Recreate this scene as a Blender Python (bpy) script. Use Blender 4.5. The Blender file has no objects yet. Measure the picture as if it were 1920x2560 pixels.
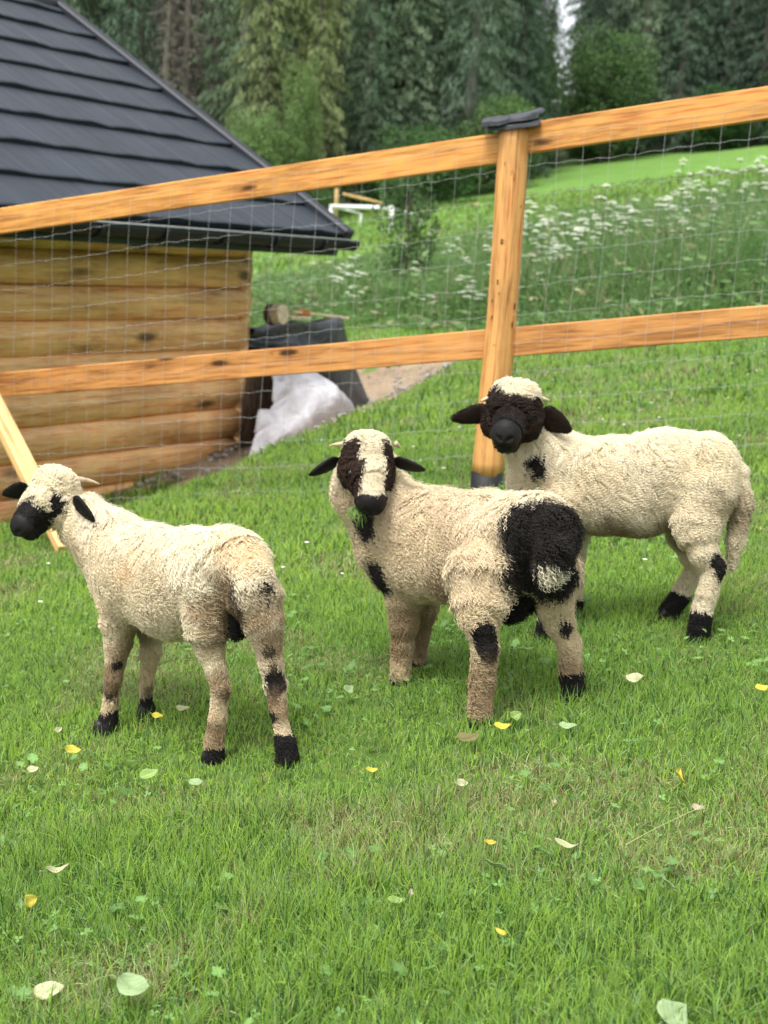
import bpy, math, random
import numpy as np
from mathutils import Vector, Matrix

# ------------------------------------------------------------------ camera, light, exposure
sc = bpy.context.scene
C = sc.collection
cam_data = bpy.data.cameras.new("camera")
cam = bpy.data.objects.new("camera", cam_data)
C.objects.link(cam)
sc.camera = cam
cam_data.sensor_fit = 'VERTICAL'
cam_data.sensor_height = 24.0
cam_data.lens = 24.0 * 3700 / 2560
cam_data.clip_start = 0.05
cam_data.clip_end = 1000
_p, _r = math.radians(10.0), math.radians(3.7)
_f = Vector((0, math.cos(_p), -math.sin(_p)))
_u0 = Vector((0, math.sin(_p), math.cos(_p)))
_x0 = Vector((1, 0, 0))
_x = math.cos(_r) * _x0 + math.sin(_r) * _u0
_u = -math.sin(_r) * _x0 + math.cos(_r) * _u0
cam.matrix_world = Matrix(((_x.x, _u.x, -_f.x, 0), (_x.y, _u.y, -_f.y, 0), (_x.z, _u.z, -_f.z, 0), (0, 0, 0, 1)))
cam_data.dof.use_dof = True
cam_data.dof.focus_distance = 3.25
cam_data.dof.aperture_fstop = 3.9

SUN_EL, SUN_AZ = math.radians(66), math.radians(215)      # azimuth from +Y clockwise
world = bpy.data.worlds.new("World")
sc.world = world
world.use_nodes = True
wn = world.node_tree
wn.nodes.clear()
w_out = wn.nodes.new('ShaderNodeOutputWorld')
w_bg = wn.nodes.new('ShaderNodeBackground')
w_sky = wn.nodes.new('ShaderNodeTexSky')
w_sky.sky_type = 'NISHITA'
w_sky.sun_disc = False
w_sky.sun_elevation = SUN_EL
w_sky.sun_rotation = SUN_AZ
w_sky.dust_density = 4.0
w_sky.air_density = 1.0
w_hsv = wn.nodes.new('ShaderNodeHueSaturation')
w_hsv.inputs['Saturation'].default_value = 0.22            # an overcast, nearly white sky
w_hsv.inputs['Value'].default_value = 1.0
wn.links.new(w_sky.outputs[0], w_hsv.inputs['Color'])
wn.links.new(w_hsv.outputs[0], w_bg.inputs['Color'])
w_bg.inputs['Strength'].default_value = 0.15
wn.links.new(w_bg.outputs[0], w_out.inputs['Surface'])

sun_data = bpy.data.lights.new("sun", 'SUN')
sun_data.energy = 1.35
sun_data.angle = math.radians(17)
sun_data.color = (1.0, 0.975, 0.94)
sun = bpy.data.objects.new("sun", sun_data)
C.objects.link(sun)
_sd = Vector((math.sin(SUN_AZ) * math.cos(SUN_EL), math.cos(SUN_AZ) * math.cos(SUN_EL), math.sin(SUN_EL)))
sun.rotation_euler = _sd.to_track_quat('Z', 'Y').to_euler()
sun.location = _sd * 50

sc.view_settings.view_transform = 'Standard'
sc.view_settings.look = 'None'
sc.view_settings.gamma = 1.0
sc.view_settings.use_curve_mapping = False
sc.view_settings.exposure = 1.16
sc.render.engine = 'CYCLES'
sc.cycles.max_bounces = 6
sc.cycles.diffuse_bounces = 4
sc.cycles.glossy_bounces = 3
sc.cycles.transmission_bounces = 4
sc.cycles.use_denoising = True
sc.cycles_curves.shape = 'RIBBONS'
sc.cycles_curves.subdivisions = 2

rng = np.random.default_rng(7)
random.seed(7)
PI = math.pi


# ------------------------------------------------------------------ helpers
def hash3(i, j, k, seed=0):
    n = (i.astype(np.int64) * 374761393 + j.astype(np.int64) * 668265263 + k.astype(np.int64) * 2147483647 + seed * 1274126177) & 0xffffffff
    n = ((n ^ (n >> 13)) * 1274126177) & 0xffffffff
    n = ((n ^ (n >> 16)) * 2246822519) & 0xffffffff
    return ((n ^ (n >> 15)) & 0xffffff) / float(0xffffff)


def vnoise(p, scale=1.0, seed=0):
    """value noise 0..1 at points p (n,3)"""
    q = np.asarray(p, dtype=np.float64) * scale
    i = np.floor(q).astype(np.int64)
    f = q - i
    f = f * f * (3 - 2 * f)
    r = 0
    for a in (0, 1):
        for b in (0, 1):
            for c in (0, 1):
                w = (f[:, 0] if a else 1 - f[:, 0]) * (f[:, 1] if b else 1 - f[:, 1]) * (f[:, 2] if c else 1 - f[:, 2])
                r = r + w * hash3(i[:, 0] + a, i[:, 1] + b, i[:, 2] + c, seed)
    return r


def fnoise(p, scale=1.0, seed=0):
    return 0.55 * vnoise(p, scale, seed) + 0.3 * vnoise(p, scale * 2.1, seed + 1) + 0.15 * vnoise(p, scale * 4.3, seed + 2)


def norm(v):
    return v / np.maximum(np.linalg.norm(v, axis=-1, keepdims=True), 1e-9)


def sstep(t):
    t = np.clip(t, 0, 1)
    return t * t * (3 - 2 * t)


def edge_x(y):
    """edge of the lawn above the dug-out terrace of the hut"""
    return np.interp(y, [0, 7.6, 9.6, 10.19, 10.8, 11.9, 13.0, 14.1, 15.6, 30], [-2.0, -1.2, -0.66, -0.48, -0.235, 0.16, 0.45, 0.67, 0.84, 2.5])


def terr(x, y):
    """height of the ground (camera at 0, 0, 0)"""
    x = np.asarray(x, dtype=np.float64)
    y = np.asarray(y, dtype=np.float64)
    t = np.maximum(y - 9.0, 0)
    z = -1.2 + 0.18 * 45 * np.tanh(x / 45) + 0.062 * (t - 3 * (1 - np.exp(-t / 3)))
    z = z + 0.023 * np.maximum(y - 30, 0) - 0.01 * np.maximum(y - 80, 0)
    # the hut stands on a dug-out terrace, 30 cm below the lawn
    z = z - 0.30 * sstep((edge_x(y) - x) / 0.8) * sstep((y - 7.6) / 1.6) * (1 - sstep((y - 13.9) / 1.4))
    far = np.clip((y - 5) / 10, 0, 1)
    z = z + (0.010 + 0.06 * far) * np.sin(x * (2.3 - 1.6 * far) + 1.3) * np.sin(y * (1.9 - 1.3 * far) + 0.7) * np.clip((y - 5.0) / 4, 0.25, 1)
    return z


def T(x, y):
    return float(terr(x, y))


def tag(o, label=None, cat=None, group=None, kind=None):
    if label:
        o['label'] = label
    if cat:
        o['category'] = cat
    if group:
        o['group'] = group
    if kind:
        o['kind'] = kind
    return o


def empty(name, loc, label=None, cat=None, group=None):
    o = bpy.data.objects.new(name, None)
    C.objects.link(o)
    o.location = loc
    o.empty_display_size = 0.1
    return tag(o, label, cat, group)


def link(name, me, parent=None, mat=None):
    o = bpy.data.objects.new(name, me)
    C.objects.link(o)
    if mat is not None and len(me.materials) == 0:
        me.materials.append(mat)
    if parent is not None:
        o.parent = parent
    return o


def mesh_np(name, V, F, smooth=False):
    """V (n,3); F (m,k) array or list of index tuples"""
    me = bpy.data.meshes.new(name)
    V = np.asarray(V, dtype=np.float32)
    if isinstance(F, np.ndarray):
        m, k = F.shape
        me.vertices.add(len(V))
        me.vertices.foreach_set('co', V.ravel())
        me.loops.add(m * k)
        me.loops.foreach_set('vertex_index', F.astype(np.int32).ravel())
        me.polygons.add(m)
        me.polygons.foreach_set('loop_start', np.arange(0, m * k, k, dtype=np.int32))
        me.update(calc_edges=True)
    else:
        me.from_pydata(V.tolist(), [], F)
        me.update()
    if smooth:
        me.polygons.foreach_set('use_smooth', np.ones(len(me.polygons), dtype=bool))
    me.validate()
    return me


def color_attr(me, col, name='col'):
    a = me.attributes.new(name, 'FLOAT_COLOR', 'POINT')
    c = np.ones((len(me.vertices), 4), dtype=np.float32)
    c[:, :3] = col
    a.data.foreach_set('color', c.ravel())


class MB:
    """collects simple shapes for one mesh"""
    def __init__(self):
        self.V, self.F = [], []

    def add(self, V, F):
        b = len(self.V)
        self.V += [tuple(v) for v in V]
        self.F += [tuple(i + b for i in f) for f in F]

    def box(self, c, s, rot=None, bev=0.0):
        """box with chamfered edges, centre c, full sizes s"""
        hx, hy, hz = s[0] / 2, s[1] / 2, s[2] / 2
        c = Vector(c)
        R = rot if rot is not None else Matrix.Identity(3)
        if bev <= 0:
            P = [Vector((sx * hx, sy * hy, sz * hz)) for sx in (-1, 1) for sy in (-1, 1) for sz in (-1, 1)]
            F = [(0, 1, 3, 2), (4, 6, 7, 5), (0, 4, 5, 1), (2, 3, 7, 6), (0, 2, 6, 4), (1, 5, 7, 3)]
        else:
            P, idx = [], {}
            for sx in (-1, 1):
                for sy in (-1, 1):
                    for sz in (-1, 1):
                        for ax in range(3):
                            h = [hx, hy, hz]
                            q = [sx * (hx - bev), sy * (hy - bev), sz * (hz - bev)]
                            q[ax] = (sx, sy, sz)[ax] * h[ax]
                            idx[(sx, sy, sz, ax)] = len(P)
                            P.append(Vector(q))
            F = []
            for ax in range(3):
                o = [a for a in range(3) if a != ax]
                for s_ in (-1, 1):
                    ring = []
                    for a, b in ((-1, -1), (1, -1), (1, 1), (-1, 1)):
                        k = [0, 0, 0]
                        k[ax] = s_; k[o[0]] = a; k[o[1]] = b
                        ring.append(idx[(k[0], k[1], k[2], ax)])
                    F.append(tuple(ring))
            for ax in range(3):
                o = [a for a in range(3) if a != ax]
                for a in (-1, 1):
                    for b in (-1, 1):
                        r = []
                        for s_, which in ((-1, o[0]), (1, o[0]), (1, o[1]), (-1, o[1])):
                            k = [0, 0, 0]
                            k[ax] = s_; k[o[0]] = a; k[o[1]] = b
                            r.append(idx[(k[0], k[1], k[2], which)])
                        F.append(tuple(r))
            for sx in (-1, 1):
                for sy in (-1, 1):
                    for sz in (-1, 1):
                        F.append(tuple(idx[(sx, sy, sz, a)] for a in range(3)))
        self.add([c + R @ p for p in P], F)

    def tube(self, pts, radii, n=8, caps=True):
        pts = [Vector(p) for p in pts]
        if not hasattr(radii, '__len__'):
            radii = [radii] * len(pts)
        V, F = [], []
        ref = None
        for i, p in enumerate(pts):
            d = (pts[min(i + 1, len(pts) - 1)] - pts[max(i - 1, 0)]).normalized()
            if ref is None:
                ref = Vector((0, 0, 1)) if abs(d.z) < 0.9 else Vector((1, 0, 0))
            a = d.cross(ref).normalized()
            b = a.cross(d).normalized()
            ref = b
            for k in range(n):
                t = 2 * PI * k / n
                V.append(p + (a * math.cos(t) + b * math.sin(t)) * radii[i])
        for i in range(len(pts) - 1):
            for k in range(n):
                F.append((i * n + k, i * n + (k + 1) % n, (i + 1) * n + (k + 1) % n, (i + 1) * n + k))
        if caps:
            F.append(tuple(range(n - 1, -1, -1)))
            F.append(tuple(range((len(pts) - 1) * n, len(pts) * n)))
        self.add(V, F)

    def build(self, name, mat=None, parent=None, smooth=False, loc=None):
        V = np.array([tuple(v) for v in self.V], dtype=np.float32)
        if loc is not None:
            V = V - np.array(loc, dtype=np.float32)
        me = mesh_np(name, V, self.F, smooth)
        o = link(name, me, parent, mat)
        if loc is not None:
            o.location = loc
        return o


# ------------------------------------------------------------------ materials
def new_mat(name):
    m = bpy.data.materials.new(name)
    m.use_nodes = True
    nt = m.node_tree
    nt.nodes.clear()
    out = nt.nodes.new('ShaderNodeOutputMaterial')
    return m, nt, out


def principled(nt, out, rough=0.7, spec=0.3):
    b = nt.nodes.new('ShaderNodeBsdfPrincipled')
    b.inputs['Roughness'].default_value = rough
    b.inputs['Specular IOR Level'].default_value = spec
    nt.links.new(b.outputs[0], out.inputs['Surface'])
    return b


def ramp(nt, fac, stops):
    r = nt.nodes.new('ShaderNodeValToRGB')
    e = r.color_ramp.elements
    while len(e) < len(stops):
        e.new(0.5)
    for el, (p, c) in zip(e, stops):
        el.position = p
        el.color = (*c, 1)
    nt.links.new(fac, r.inputs[0])
    return r.outputs[0]


def noise_node(nt, vec, scale, detail=4, rough=0.55, dist=0.0):
    n = nt.nodes.new('ShaderNodeTexNoise')
    n.inputs['Scale'].default_value = scale
    n.inputs['Detail'].default_value = detail
    n.inputs['Roughness'].default_value = rough
    n.inputs['Distortion'].default_value = dist
    if vec is not None:
        nt.links.new(vec, n.inputs['Vector'])
    return n.outputs['Fac']


def mapping(nt, src, scale=(1, 1, 1), loc=(0, 0, 0)):
    t = nt.nodes.new('ShaderNodeTexCoord')
    m = nt.nodes.new('ShaderNodeMapping')
    m.inputs['Scale'].default_value = scale
    m.inputs['Location'].default_value = loc
    nt.links.new(t.outputs[src], m.inputs['Vector'])
    return m.outputs[0]


def mixc(nt, fac, a, b, mode='MIX'):
    m = nt.nodes.new('ShaderNodeMix')
    m.data_type = 'RGBA'
    m.blend_type = mode
    for sock, v in ((m.inputs[0], fac), (m.inputs[6], a), (m.inputs[7], b)):
        if isinstance(v, (int, float)):
            sock.default_value = v
        elif isinstance(v, tuple):
            sock.default_value = (*v, 1)
        else:
            nt.links.new(v, sock)
    return m.outputs[2]


def bump(nt, height, b, strength=0.3, dist=0.01):
    n = nt.nodes.new('ShaderNodeBump')
    n.inputs['Strength'].default_value = strength
    n.inputs['Distance'].default_value = dist
    nt.links.new(height, n.inputs['Height'])
    nt.links.new(n.outputs[0], b.inputs['Normal'])


def mat_plain(name, col, rough=0.7, spec=0.3, var=0.25, scale=8.0, bump_s=0.2, bump_d=0.004, metal=0.0):
    m, nt, out = new_mat(name)
    b = principled(nt, out, rough, spec)
    b.inputs['Metallic'].default_value = metal
    v = mapping(nt, 'Object')
    f = noise_node(nt, v, scale, 5)
    lo = tuple(c * (1 - var) for c in col)
    hi = tuple(min(c * (1 + var), 1) for c in col)
    nt.links.new(ramp(nt, f, [(0.3, lo), (0.7, hi)]), b.inputs['Base Color'])
    bump(nt, noise_node(nt, v, scale * 5, 3), b, bump_s, bump_d)
    return m


def mat_wood(name, col, dark, axis='X', rough=0.55, knots=True, grain=26.0, rand=0.25, seed=0.0, knot_scale=1.0):
    """planed, oiled timber: grain along the object's own axis, darker knots with swirling rings"""
    m, nt, out = new_mat(name)
    b = principled(nt, out, rough, 0.35)
    info = nt.nodes.new('ShaderNodeObjectInfo')
    tc = nt.nodes.new('ShaderNodeTexCoord')
    addv = nt.nodes.new('ShaderNodeVectorMath')
    addv.operation = 'MULTIPLY_ADD'
    nt.links.new(info.outputs['Random'], addv.inputs[0])
    addv.inputs[1].default_value = (37.0, 11.0, 23.0)
    nt.links.new(tc.outputs['Object'], addv.inputs[2])
    s_long, s_cross = 1.6, grain
    sc_ = {'X': (s_long, s_cross, s_cross), 'Z': (s_cross, s_cross, s_long)}[axis]
    mp = nt.nodes.new('ShaderNodeMapping')
    mp.inputs['Scale'].default_value = sc_
    nt.links.new(addv.outputs[0], mp.inputs['Vector'])
    f1 = noise_node(nt, mp.outputs[0], 1.0, 6, 0.6, 0.6)
    base = ramp(nt, f1, [(0.34, dark), (0.45, col), (0.60, tuple(min(1, c * 1.22) for c in col))])
    f2 = noise_node(nt, addv.outputs[0], 3.2, 5, 0.65, 1.2)
    base = mixc(nt, 0.38, base, ramp(nt, f2, [(0.3, tuple(c * (1 - rand) for c in col)), (0.7, tuple(min(1, c * (1 + rand)) for c in col))]))
    fine = nt.nodes.new('ShaderNodeMapping')
    fine.inputs['Scale'].default_value = {'X': (3.5, 95, 95), 'Z': (95, 95, 3.5)}[axis]
    nt.links.new(addv.outputs[0], fine.inputs['Vector'])
    f4 = noise_node(nt, fine.outputs[0], 1.0, 3, 0.6, 0.3)
    base = mixc(nt, 0.55, base, ramp(nt, f4, [(0.36, tuple(c * 0.45 for c in dark)), (0.47, (0.5, 0.5, 0.5)), (0.65, (0.62, 0.6, 0.56))]), 'OVERLAY')
    h = f1
    if knots:
        mk = nt.nodes.new('ShaderNodeMapping')
        ks = {'X': (2.6, 9.0, 9.0), 'Z': (9.0, 9.0, 5.0)}[axis]
        mk.inputs['Scale'].default_value = tuple(k * knot_scale for k in ks)
        nt.links.new(addv.outputs[0], mk.inputs['Vector'])
        vo = nt.nodes.new('ShaderNodeTexVoronoi')
        vo.inputs['Scale'].default_value = 1.0
        nt.links.new(mk.outputs[0], vo.inputs['Vector'])
        k_core = ramp(nt, vo.outputs['Distance'], [(0.10, (1, 1, 1)), (0.19, (0, 0, 0))])
        k_halo = ramp(nt, vo.outputs['Distance'], [(0.15, (0.85, 0.85, 0.85)), (0.62, (0, 0, 0))])
        f3 = noise_node(nt, mp.outputs[0], 2.2, 3, 0.6, 2.5)
        halo = mixc(nt, 1.0, k_halo, ramp(nt, f3, [(0.4, (0.1, 0.1, 0.1)), (0.6, (1, 1, 1))]), 'MULTIPLY')
        base = mixc(nt, halo, base, tuple(c * 0.8 for c in dark))
        base = mixc(nt, k_core, base, tuple(c * 0.28 for c in dark))
    nt.links.new(base, b.inputs['Base Color'])
    bump(nt, h, b, 0.25, 0.004)
    return m


def mat_attr(name, rough=0.8, spec=0.2, transl=0.25, sheen=0.0):
    """colour carried by the geometry (attribute 'col'), a little light passing through"""
    m, nt, out = new_mat(name)
    at = nt.nodes.new('ShaderNodeAttribute')
    at.attribute_name = 'col'
    b = nt.nodes.new('ShaderNodeBsdfPrincipled')
    b.inputs['Roughness'].default_value = rough
    b.inputs['Specular IOR Level'].default_value = spec
    if sheen:
        b.inputs['Sheen Weight'].default_value = sheen
    nt.links.new(at.outputs['Color'], b.inputs['Base Color'])
    if transl > 0:
        t = nt.nodes.new('ShaderNodeBsdfTranslucent')
        nt.links.new(at.outputs['Color'], t.inputs['Color'])
        mx = nt.nodes.new('ShaderNodeMixShader')
        mx.inputs[0].default_value = transl
        nt.links.new(b.outputs[0], mx.inputs[1])
        nt.links.new(t.outputs[0], mx.inputs[2])
        nt.links.new(mx.outputs[0], out.inputs['Surface'])
    else:
        nt.links.new(b.outputs[0], out.inputs['Surface'])
    return m


def mat_leaf(name, col, var=0.35, transl=0.3, tip=None, scale=0.6, rough=0.6):
    m, nt, out = new_mat(name)
    b = nt.nodes.new('ShaderNodeBsdfPrincipled')
    b.inputs['Roughness'].default_value = rough
    b.inputs['Specular IOR Level'].default_value = 0.2
    info = nt.nodes.new('ShaderNodeObjectInfo')
    g = nt.nodes.new('ShaderNodeNewGeometry')
    v = mapping(nt, 'Object')
    f = noise_node(nt, v, scale, 4)
    lo = tuple(c * (1 - var) for c in col)
    hi = tuple(c * (1 + var) for c in (tip or col))
    c1 = ramp(nt, f, [(0.35, lo), (0.65, hi)])
    c2 = ramp(nt, g.outputs['Random Per Island'], [(0.0, tuple(c * 0.7 for c in col)), (1.0, tuple(c * 1.35 for c in (tip or col)))])
    c3 = mixc(nt, 0.5, c1, c2)
    hs = nt.nodes.new('ShaderNodeHueSaturation')
    mr = nt.nodes.new('ShaderNodeMapRange')
    nt.links.new(info.outputs['Random'], mr.inputs[0])
    mr.inputs[3].default_value = 0.7
    mr.inputs[4].default_value = 1.35
    nt.links.new(mr.outputs[0], hs.inputs['Value'])
    mr2 = nt.nodes.new('ShaderNodeMapRange')
    nt.links.new(info.outputs['Random'], mr2.inputs[0])
    mr2.inputs[3].default_value = 0.515
    mr2.inputs[4].default_value = 0.475
    nt.links.new(mr2.outputs[0], hs.inputs['Hue'])
    nt.links.new(c3, hs.inputs['Color'])
    nt.links.new(hs.outputs[0], b.inputs['Base Color'])
    t = nt.nodes.new('ShaderNodeBsdfTranslucent')
    nt.links.new(hs.outputs[0], t.inputs['Color'])
    mx = nt.nodes.new('ShaderNodeMixShader')
    mx.inputs[0].default_value = transl
    nt.links.new(b.outputs[0], mx.inputs[1])
    nt.links.new(t.outputs[0], mx.inputs[2])
    nt.links.new(mx.outputs[0], out.inputs['Surface'])
    return m


def curves_obj(name, P, R, col, mat, parent=None):
    """hair curves: P (n,k,3), R (n,k) radii, col (n,3)"""
    n, k, _ = P.shape
    hc = bpy.data.hair_curves.new(name)
    hc.add_curves([k] * n)
    hc.attributes['position'].data.foreach_set('vector', P.astype(np.float32).ravel())
    ra = hc.attributes.get('radius') or hc.attributes.new('radius', 'FLOAT', 'POINT')
    ra.data.foreach_set('value', R.astype(np.float32).ravel())
    ca = hc.attributes.new('col', 'FLOAT_COLOR', 'POINT')
    c = np.ones((n, k, 4), dtype=np.float32)
    c[:, :, :3] = col[:, None, :] if col.ndim == 2 else col
    ca.data.foreach_set('color', c.ravel())
    hc.materials.append(mat)
    o = bpy.data.objects.new(name, hc)
    C.objects.link(o)
    if parent is not None:
        o.parent = parent
    return o


M = {}
M['wool'] = mat_attr('wool', 0.65, 0.25, 0.20)
M['skin'] = mat_attr('skin', 0.6, 0.2, 0.0)
M['grass'] = mat_attr('grass_blade', 0.45, 0.35, 0.42)
M['rail'] = mat_wood('rail_wood', (0.62, 0.30, 0.078), (0.27, 0.090, 0.018), 'X', 0.5, True)
M['rail_low'] = mat_wood('lower_rail_wood', (0.53, 0.245, 0.075), (0.22, 0.075, 0.018), 'X', 0.5, True, 22)
M['post'] = mat_wood('post_wood', (0.58, 0.30, 0.10), (0.34, 0.15, 0.045), 'Z', 0.55, False, 40, 0.3, 0, 1.6)
M['log'] = mat_wood('log_wood', (0.73, 0.425, 0.175), (0.47, 0.245, 0.088), 'X', 0.5, True, 20, 0.35, 0, 0.55)
M['pale_wood'] = mat_wood('pale_wood', (0.60, 0.40, 0.17), (0.42, 0.25, 0.09), 'X', 0.6, False, 22)
M['bitumen'] = mat_plain('bitumen', (0.012, 0.012, 0.013), 0.6, 0.3)
M['slate'] = mat_plain('slate', (0.035, 0.038, 0.043), 0.5, 0.4, 0.4, 14, 0.6, 0.004)
M['roof'] = None
M['trim'] = mat_plain('dark_trim', (0.016, 0.019, 0.025), 0.5, 0.35, 0.15, 3, 0.05)
M['gutter'] = mat_plain('gutter_metal', (0.012, 0.013, 0.016), 0.55, 0.25, 0.15, 3, 0.05)
M['wire'] = mat_plain('galvanised_wire', (0.40, 0.41, 0.41), 0.6, 0.3, 0.15, 20, 0.0, 0.001, 0.0)
M['horn'] = mat_plain('horn', (0.46, 0.36, 0.23), 0.5, 0.4, 0.25, 60, 0.3, 0.001)
M['hoof'] = mat_plain('hoof', (0.012, 0.010, 0.009), 0.5, 0.4, 0.3, 60)
M['white_paint'] = mat_plain('white_paint', (0.78, 0.78, 0.76), 0.5, 0.3, 0.05, 3, 0.05)


# ------------------------------------------------------------------ the ground
def axis_steps(lo, hi, near_lo, near_hi, fine, n_out):
    a = np.arange(near_lo, near_hi + 1e-6, fine)
    t = np.linspace(0, 1, n_out + 1)[1:]
    right = near_hi + (hi - near_hi) * t ** 2.2
    left = near_lo - (near_lo - lo) * t ** 2.2
    return np.concatenate([left[::-1], a, right])


gx = axis_steps(-220, 220, -4, 6, 0.14, 50)
gy = axis_steps(-40, 420, 0, 30, 0.16, 60)
GX, GY = np.meshgrid(gx, gy, indexing='ij')
GZ = terr(GX, GY)
nxg, nyg = GX.shape
ii = (np.arange(nxg - 1)[:, None] * nyg + np.arange(nyg - 1)[None, :]).ravel()
gF = np.stack([ii, ii + nyg, ii + nyg + 1, ii + 1], 1)
ground_me = mesh_np('lawn_ground', np.stack([GX, GY, GZ], -1).reshape(-1, 3), gF, True)

m, nt, out = new_mat('lawn_ground')
b = principled(nt, out, 0.9, 0.1)
v = mapping(nt, 'Object')
sep = nt.nodes.new('ShaderNodeSeparateXYZ')
nt.links.new(v, sep.inputs[0])
near = ramp(nt, noise_node(nt, v, 9, 6, 0.65), [(0.3, (0.045, 0.062, 0.014)), (0.5, (0.065, 0.12, 0.022)), (0.72, (0.13, 0.13, 0.045))])
mid = ramp(nt, noise_node(nt, v, 1.3, 7, 0.7), [(0.3, (0.095, 0.185, 0.042)), (0.55, (0.13, 0.245, 0.052)), (0.75, (0.19, 0.275, 0.080))])
mr = nt.nodes.new('ShaderNodeMapRange')
nt.links.new(sep.outputs['Y'], mr.inputs[0])
mr.inputs[1].default_value = 8
mr.inputs[2].default_value = 18
c = mixc(nt, mr.outputs[0], near, mid)
# the floor of the wood: brown needles and shade plants
fl = ramp(nt, noise_node(nt, v, 0.8, 6, 0.7), [(0.35, (0.02, 0.03, 0.01)), (0.65, (0.045, 0.06, 0.018))])
mr2 = nt.nodes.new('ShaderNodeMapRange')
nt.links.new(sep.outputs['Y'], mr2.inputs[0])
mr2.inputs[1].default_value = 64
mr2.inputs[2].default_value = 72
c = mixc(nt, mr2.outputs[0], c, fl)
nt.links.new(c, b.inputs['Base Color'])
bump(nt, noise_node(nt, v, 30, 4), b, 0.6, 0.02)
M['ground'] = m
ground = link('lawn_ground', ground_me, None, m)
tag(ground, 'sloping green lawn rising to a meadow and a wood', kind='structure')

# ------------------------------------------------------------------ the log hut with its dark tiled roof
W_ = Vector((0.5, 0.8660254, 0))         # along the wall, away from the camera
N_ = Vector((0.8660254, -0.5, 0))        # out of the wall
CORNER = Vector((-1.211, 11.922, 0))
HS = 1.25
WALL_L = 5.2
DEPTH = 4.3
RW = Matrix((W_, N_ * -1, Vector((0, 0, 1)))).transposed()   # columns: local X along wall, Y into hut, Z up

hut = empty('log_hut', (CORNER.x, CORNER.y, -1.8125), 'wooden hut clad in rounded orange brown logs under a dark tiled roof', 'hut')
hut.rotation_euler = RW.to_euler()
hut.scale = (HS, HS, HS)
bpy.context.view_layer.update()
HZ = -1.45


def hut_part(mb, name, mat, smooth=False, parent=None):
    return mb.build(name, mat, parent or hut, smooth)


def log_mesh(length, h=0.19, seed=0):
    r = random.Random(seed)
    prof = [(-0.004, 0.001), (0.010, 0.018), (0.026, 0.045), (0.036, 0.085), (0.037, 0.11), (0.030, 0.145), (0.016, 0.174), (-0.004, 0.188)]
    nseg = 14
    V, F = [], []
    for i in range(nseg + 1):
        x = -length + length * i / nseg
        dy, dz = r.uniform(-0.003, 0.003), r.uniform(-0.002, 0.002)
        for (o, z) in prof:
            V.append((x, -o + dy - 0.0, z + dz))
        V.append((x, 0.06, 0.188)); V.append((x, 0.06, 0.001))
    k = len(prof) + 2
    for i in range(nseg):
        for j in range(k):
            F.append((i * k + j, i * k + (j + 1) % k, (i + 1) * k + (j + 1) % k, (i + 1) * k + j))
    F.append(tuple(range(k - 1, -1, -1)))
    F.append(tuple(range(nseg * k, nseg * k + k)))
    me = mesh_np('log', V, F, True)
    me.materials.append(M['log'])
    return me


log_meshes = [log_mesh(WALL_L, seed=s) for s in range(3)]
courses = range(-3, 8)
for k in courses:                                        # front wall, visible
    o = link('log', log_meshes[k % 3], hut)
    o.location = (-0.02, 0, (-1.435 + 0.19 * k) - HZ)
end_mesh = log_mesh(DEPTH, seed=5)
for k in courses:                                        # gable end
    o = link('log', end_mesh, hut)
    o.rotation_euler = (0, 0, PI / 2)
    o.location = (0, DEPTH - 0.02, (-1.435 + 0.19 * k) - HZ)
mb = MB()
mb.box((0.012, 0.012, 0.60), (0.05, 0.05, 1.95), None, 0.004)
hut_part(mb, 'corner_board', M['log'])
mb = MB()                                                # inside walls so nothing shows through
mb.box((-WALL_L / 2 - 0.05, 0.09, 0.55), (WALL_L - 0.1, 0.04, 2.1))
mb.box((-WALL_L / 2 - 0.05, DEPTH - 0.05, 0.55), (WALL_L - 0.1, 0.04, 2.1))
mb.box((-0.1, DEPTH / 2, 0.55), (0.04, DEPTH - 0.2, 2.1))
mb.box((-WALL_L, DEPTH / 2, 0.55), (0.04, DEPTH - 0.2, 2.1))
hut_part(mb, 'wall', M['log'])
# gable triangle
EAVE_Z, EAVE_O, RIDGE_D, RIDGE_Z = 0.07 - HZ, 0.40, 2.15, 1.56 - HZ
mb = MB()
mb.add([(0.0, 0, 0.07 - HZ), (0.0, DEPTH, 0.07 - HZ), (0.0, RIDGE_D, RIDGE_Z - 0.08), (-0.03, 0, 0.07 - HZ), (-0.03, DEPTH, 0.07 - HZ), (-0.03, RIDGE_D, RIDGE_Z - 0.08)],
       [(0, 1, 2), (3, 5, 4), (0, 3, 4, 1), (1, 4, 5, 2), (2, 5, 3, 0)])
hut_part(mb, 'gable', M['log'])

# roof tile material: anthracite metal with fine lengthwise streaks
m, nt, out = new_mat('roof_tile')
b = principled(nt, out, 0.42, 0.35)
v = mapping(nt, 'Object', (22, 1.2, 1.2))
f = noise_node(nt, v, 1.0, 5, 0.65, 0.4)
v2 = mapping(nt, 'Object', (1, 1, 1))
f2 = noise_node(nt, v2, 1.5, 4)
base = ramp(nt, f, [(0.3, (0.011, 0.015, 0.020)), (0.6, (0.023, 0.030, 0.040)), (0.8, (0.041, 0.052, 0.068))])
base = mixc(nt, 0.35, base, ramp(nt, f2, [(0.35, (0.014, 0.018, 0.024)), (0.7, (0.036, 0.045, 0.058))]))
nt.links.new(base, b.inputs['Base Color'])
nt.links.new(ramp(nt, f, [(0.3, (0.55, 0.55, 0.55)), (0.7, (0.38, 0.38, 0.38))]), b.inputs['Roughness'])
bump(nt, f, b, 0.5, 0.006)
M['roof'] = m

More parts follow.
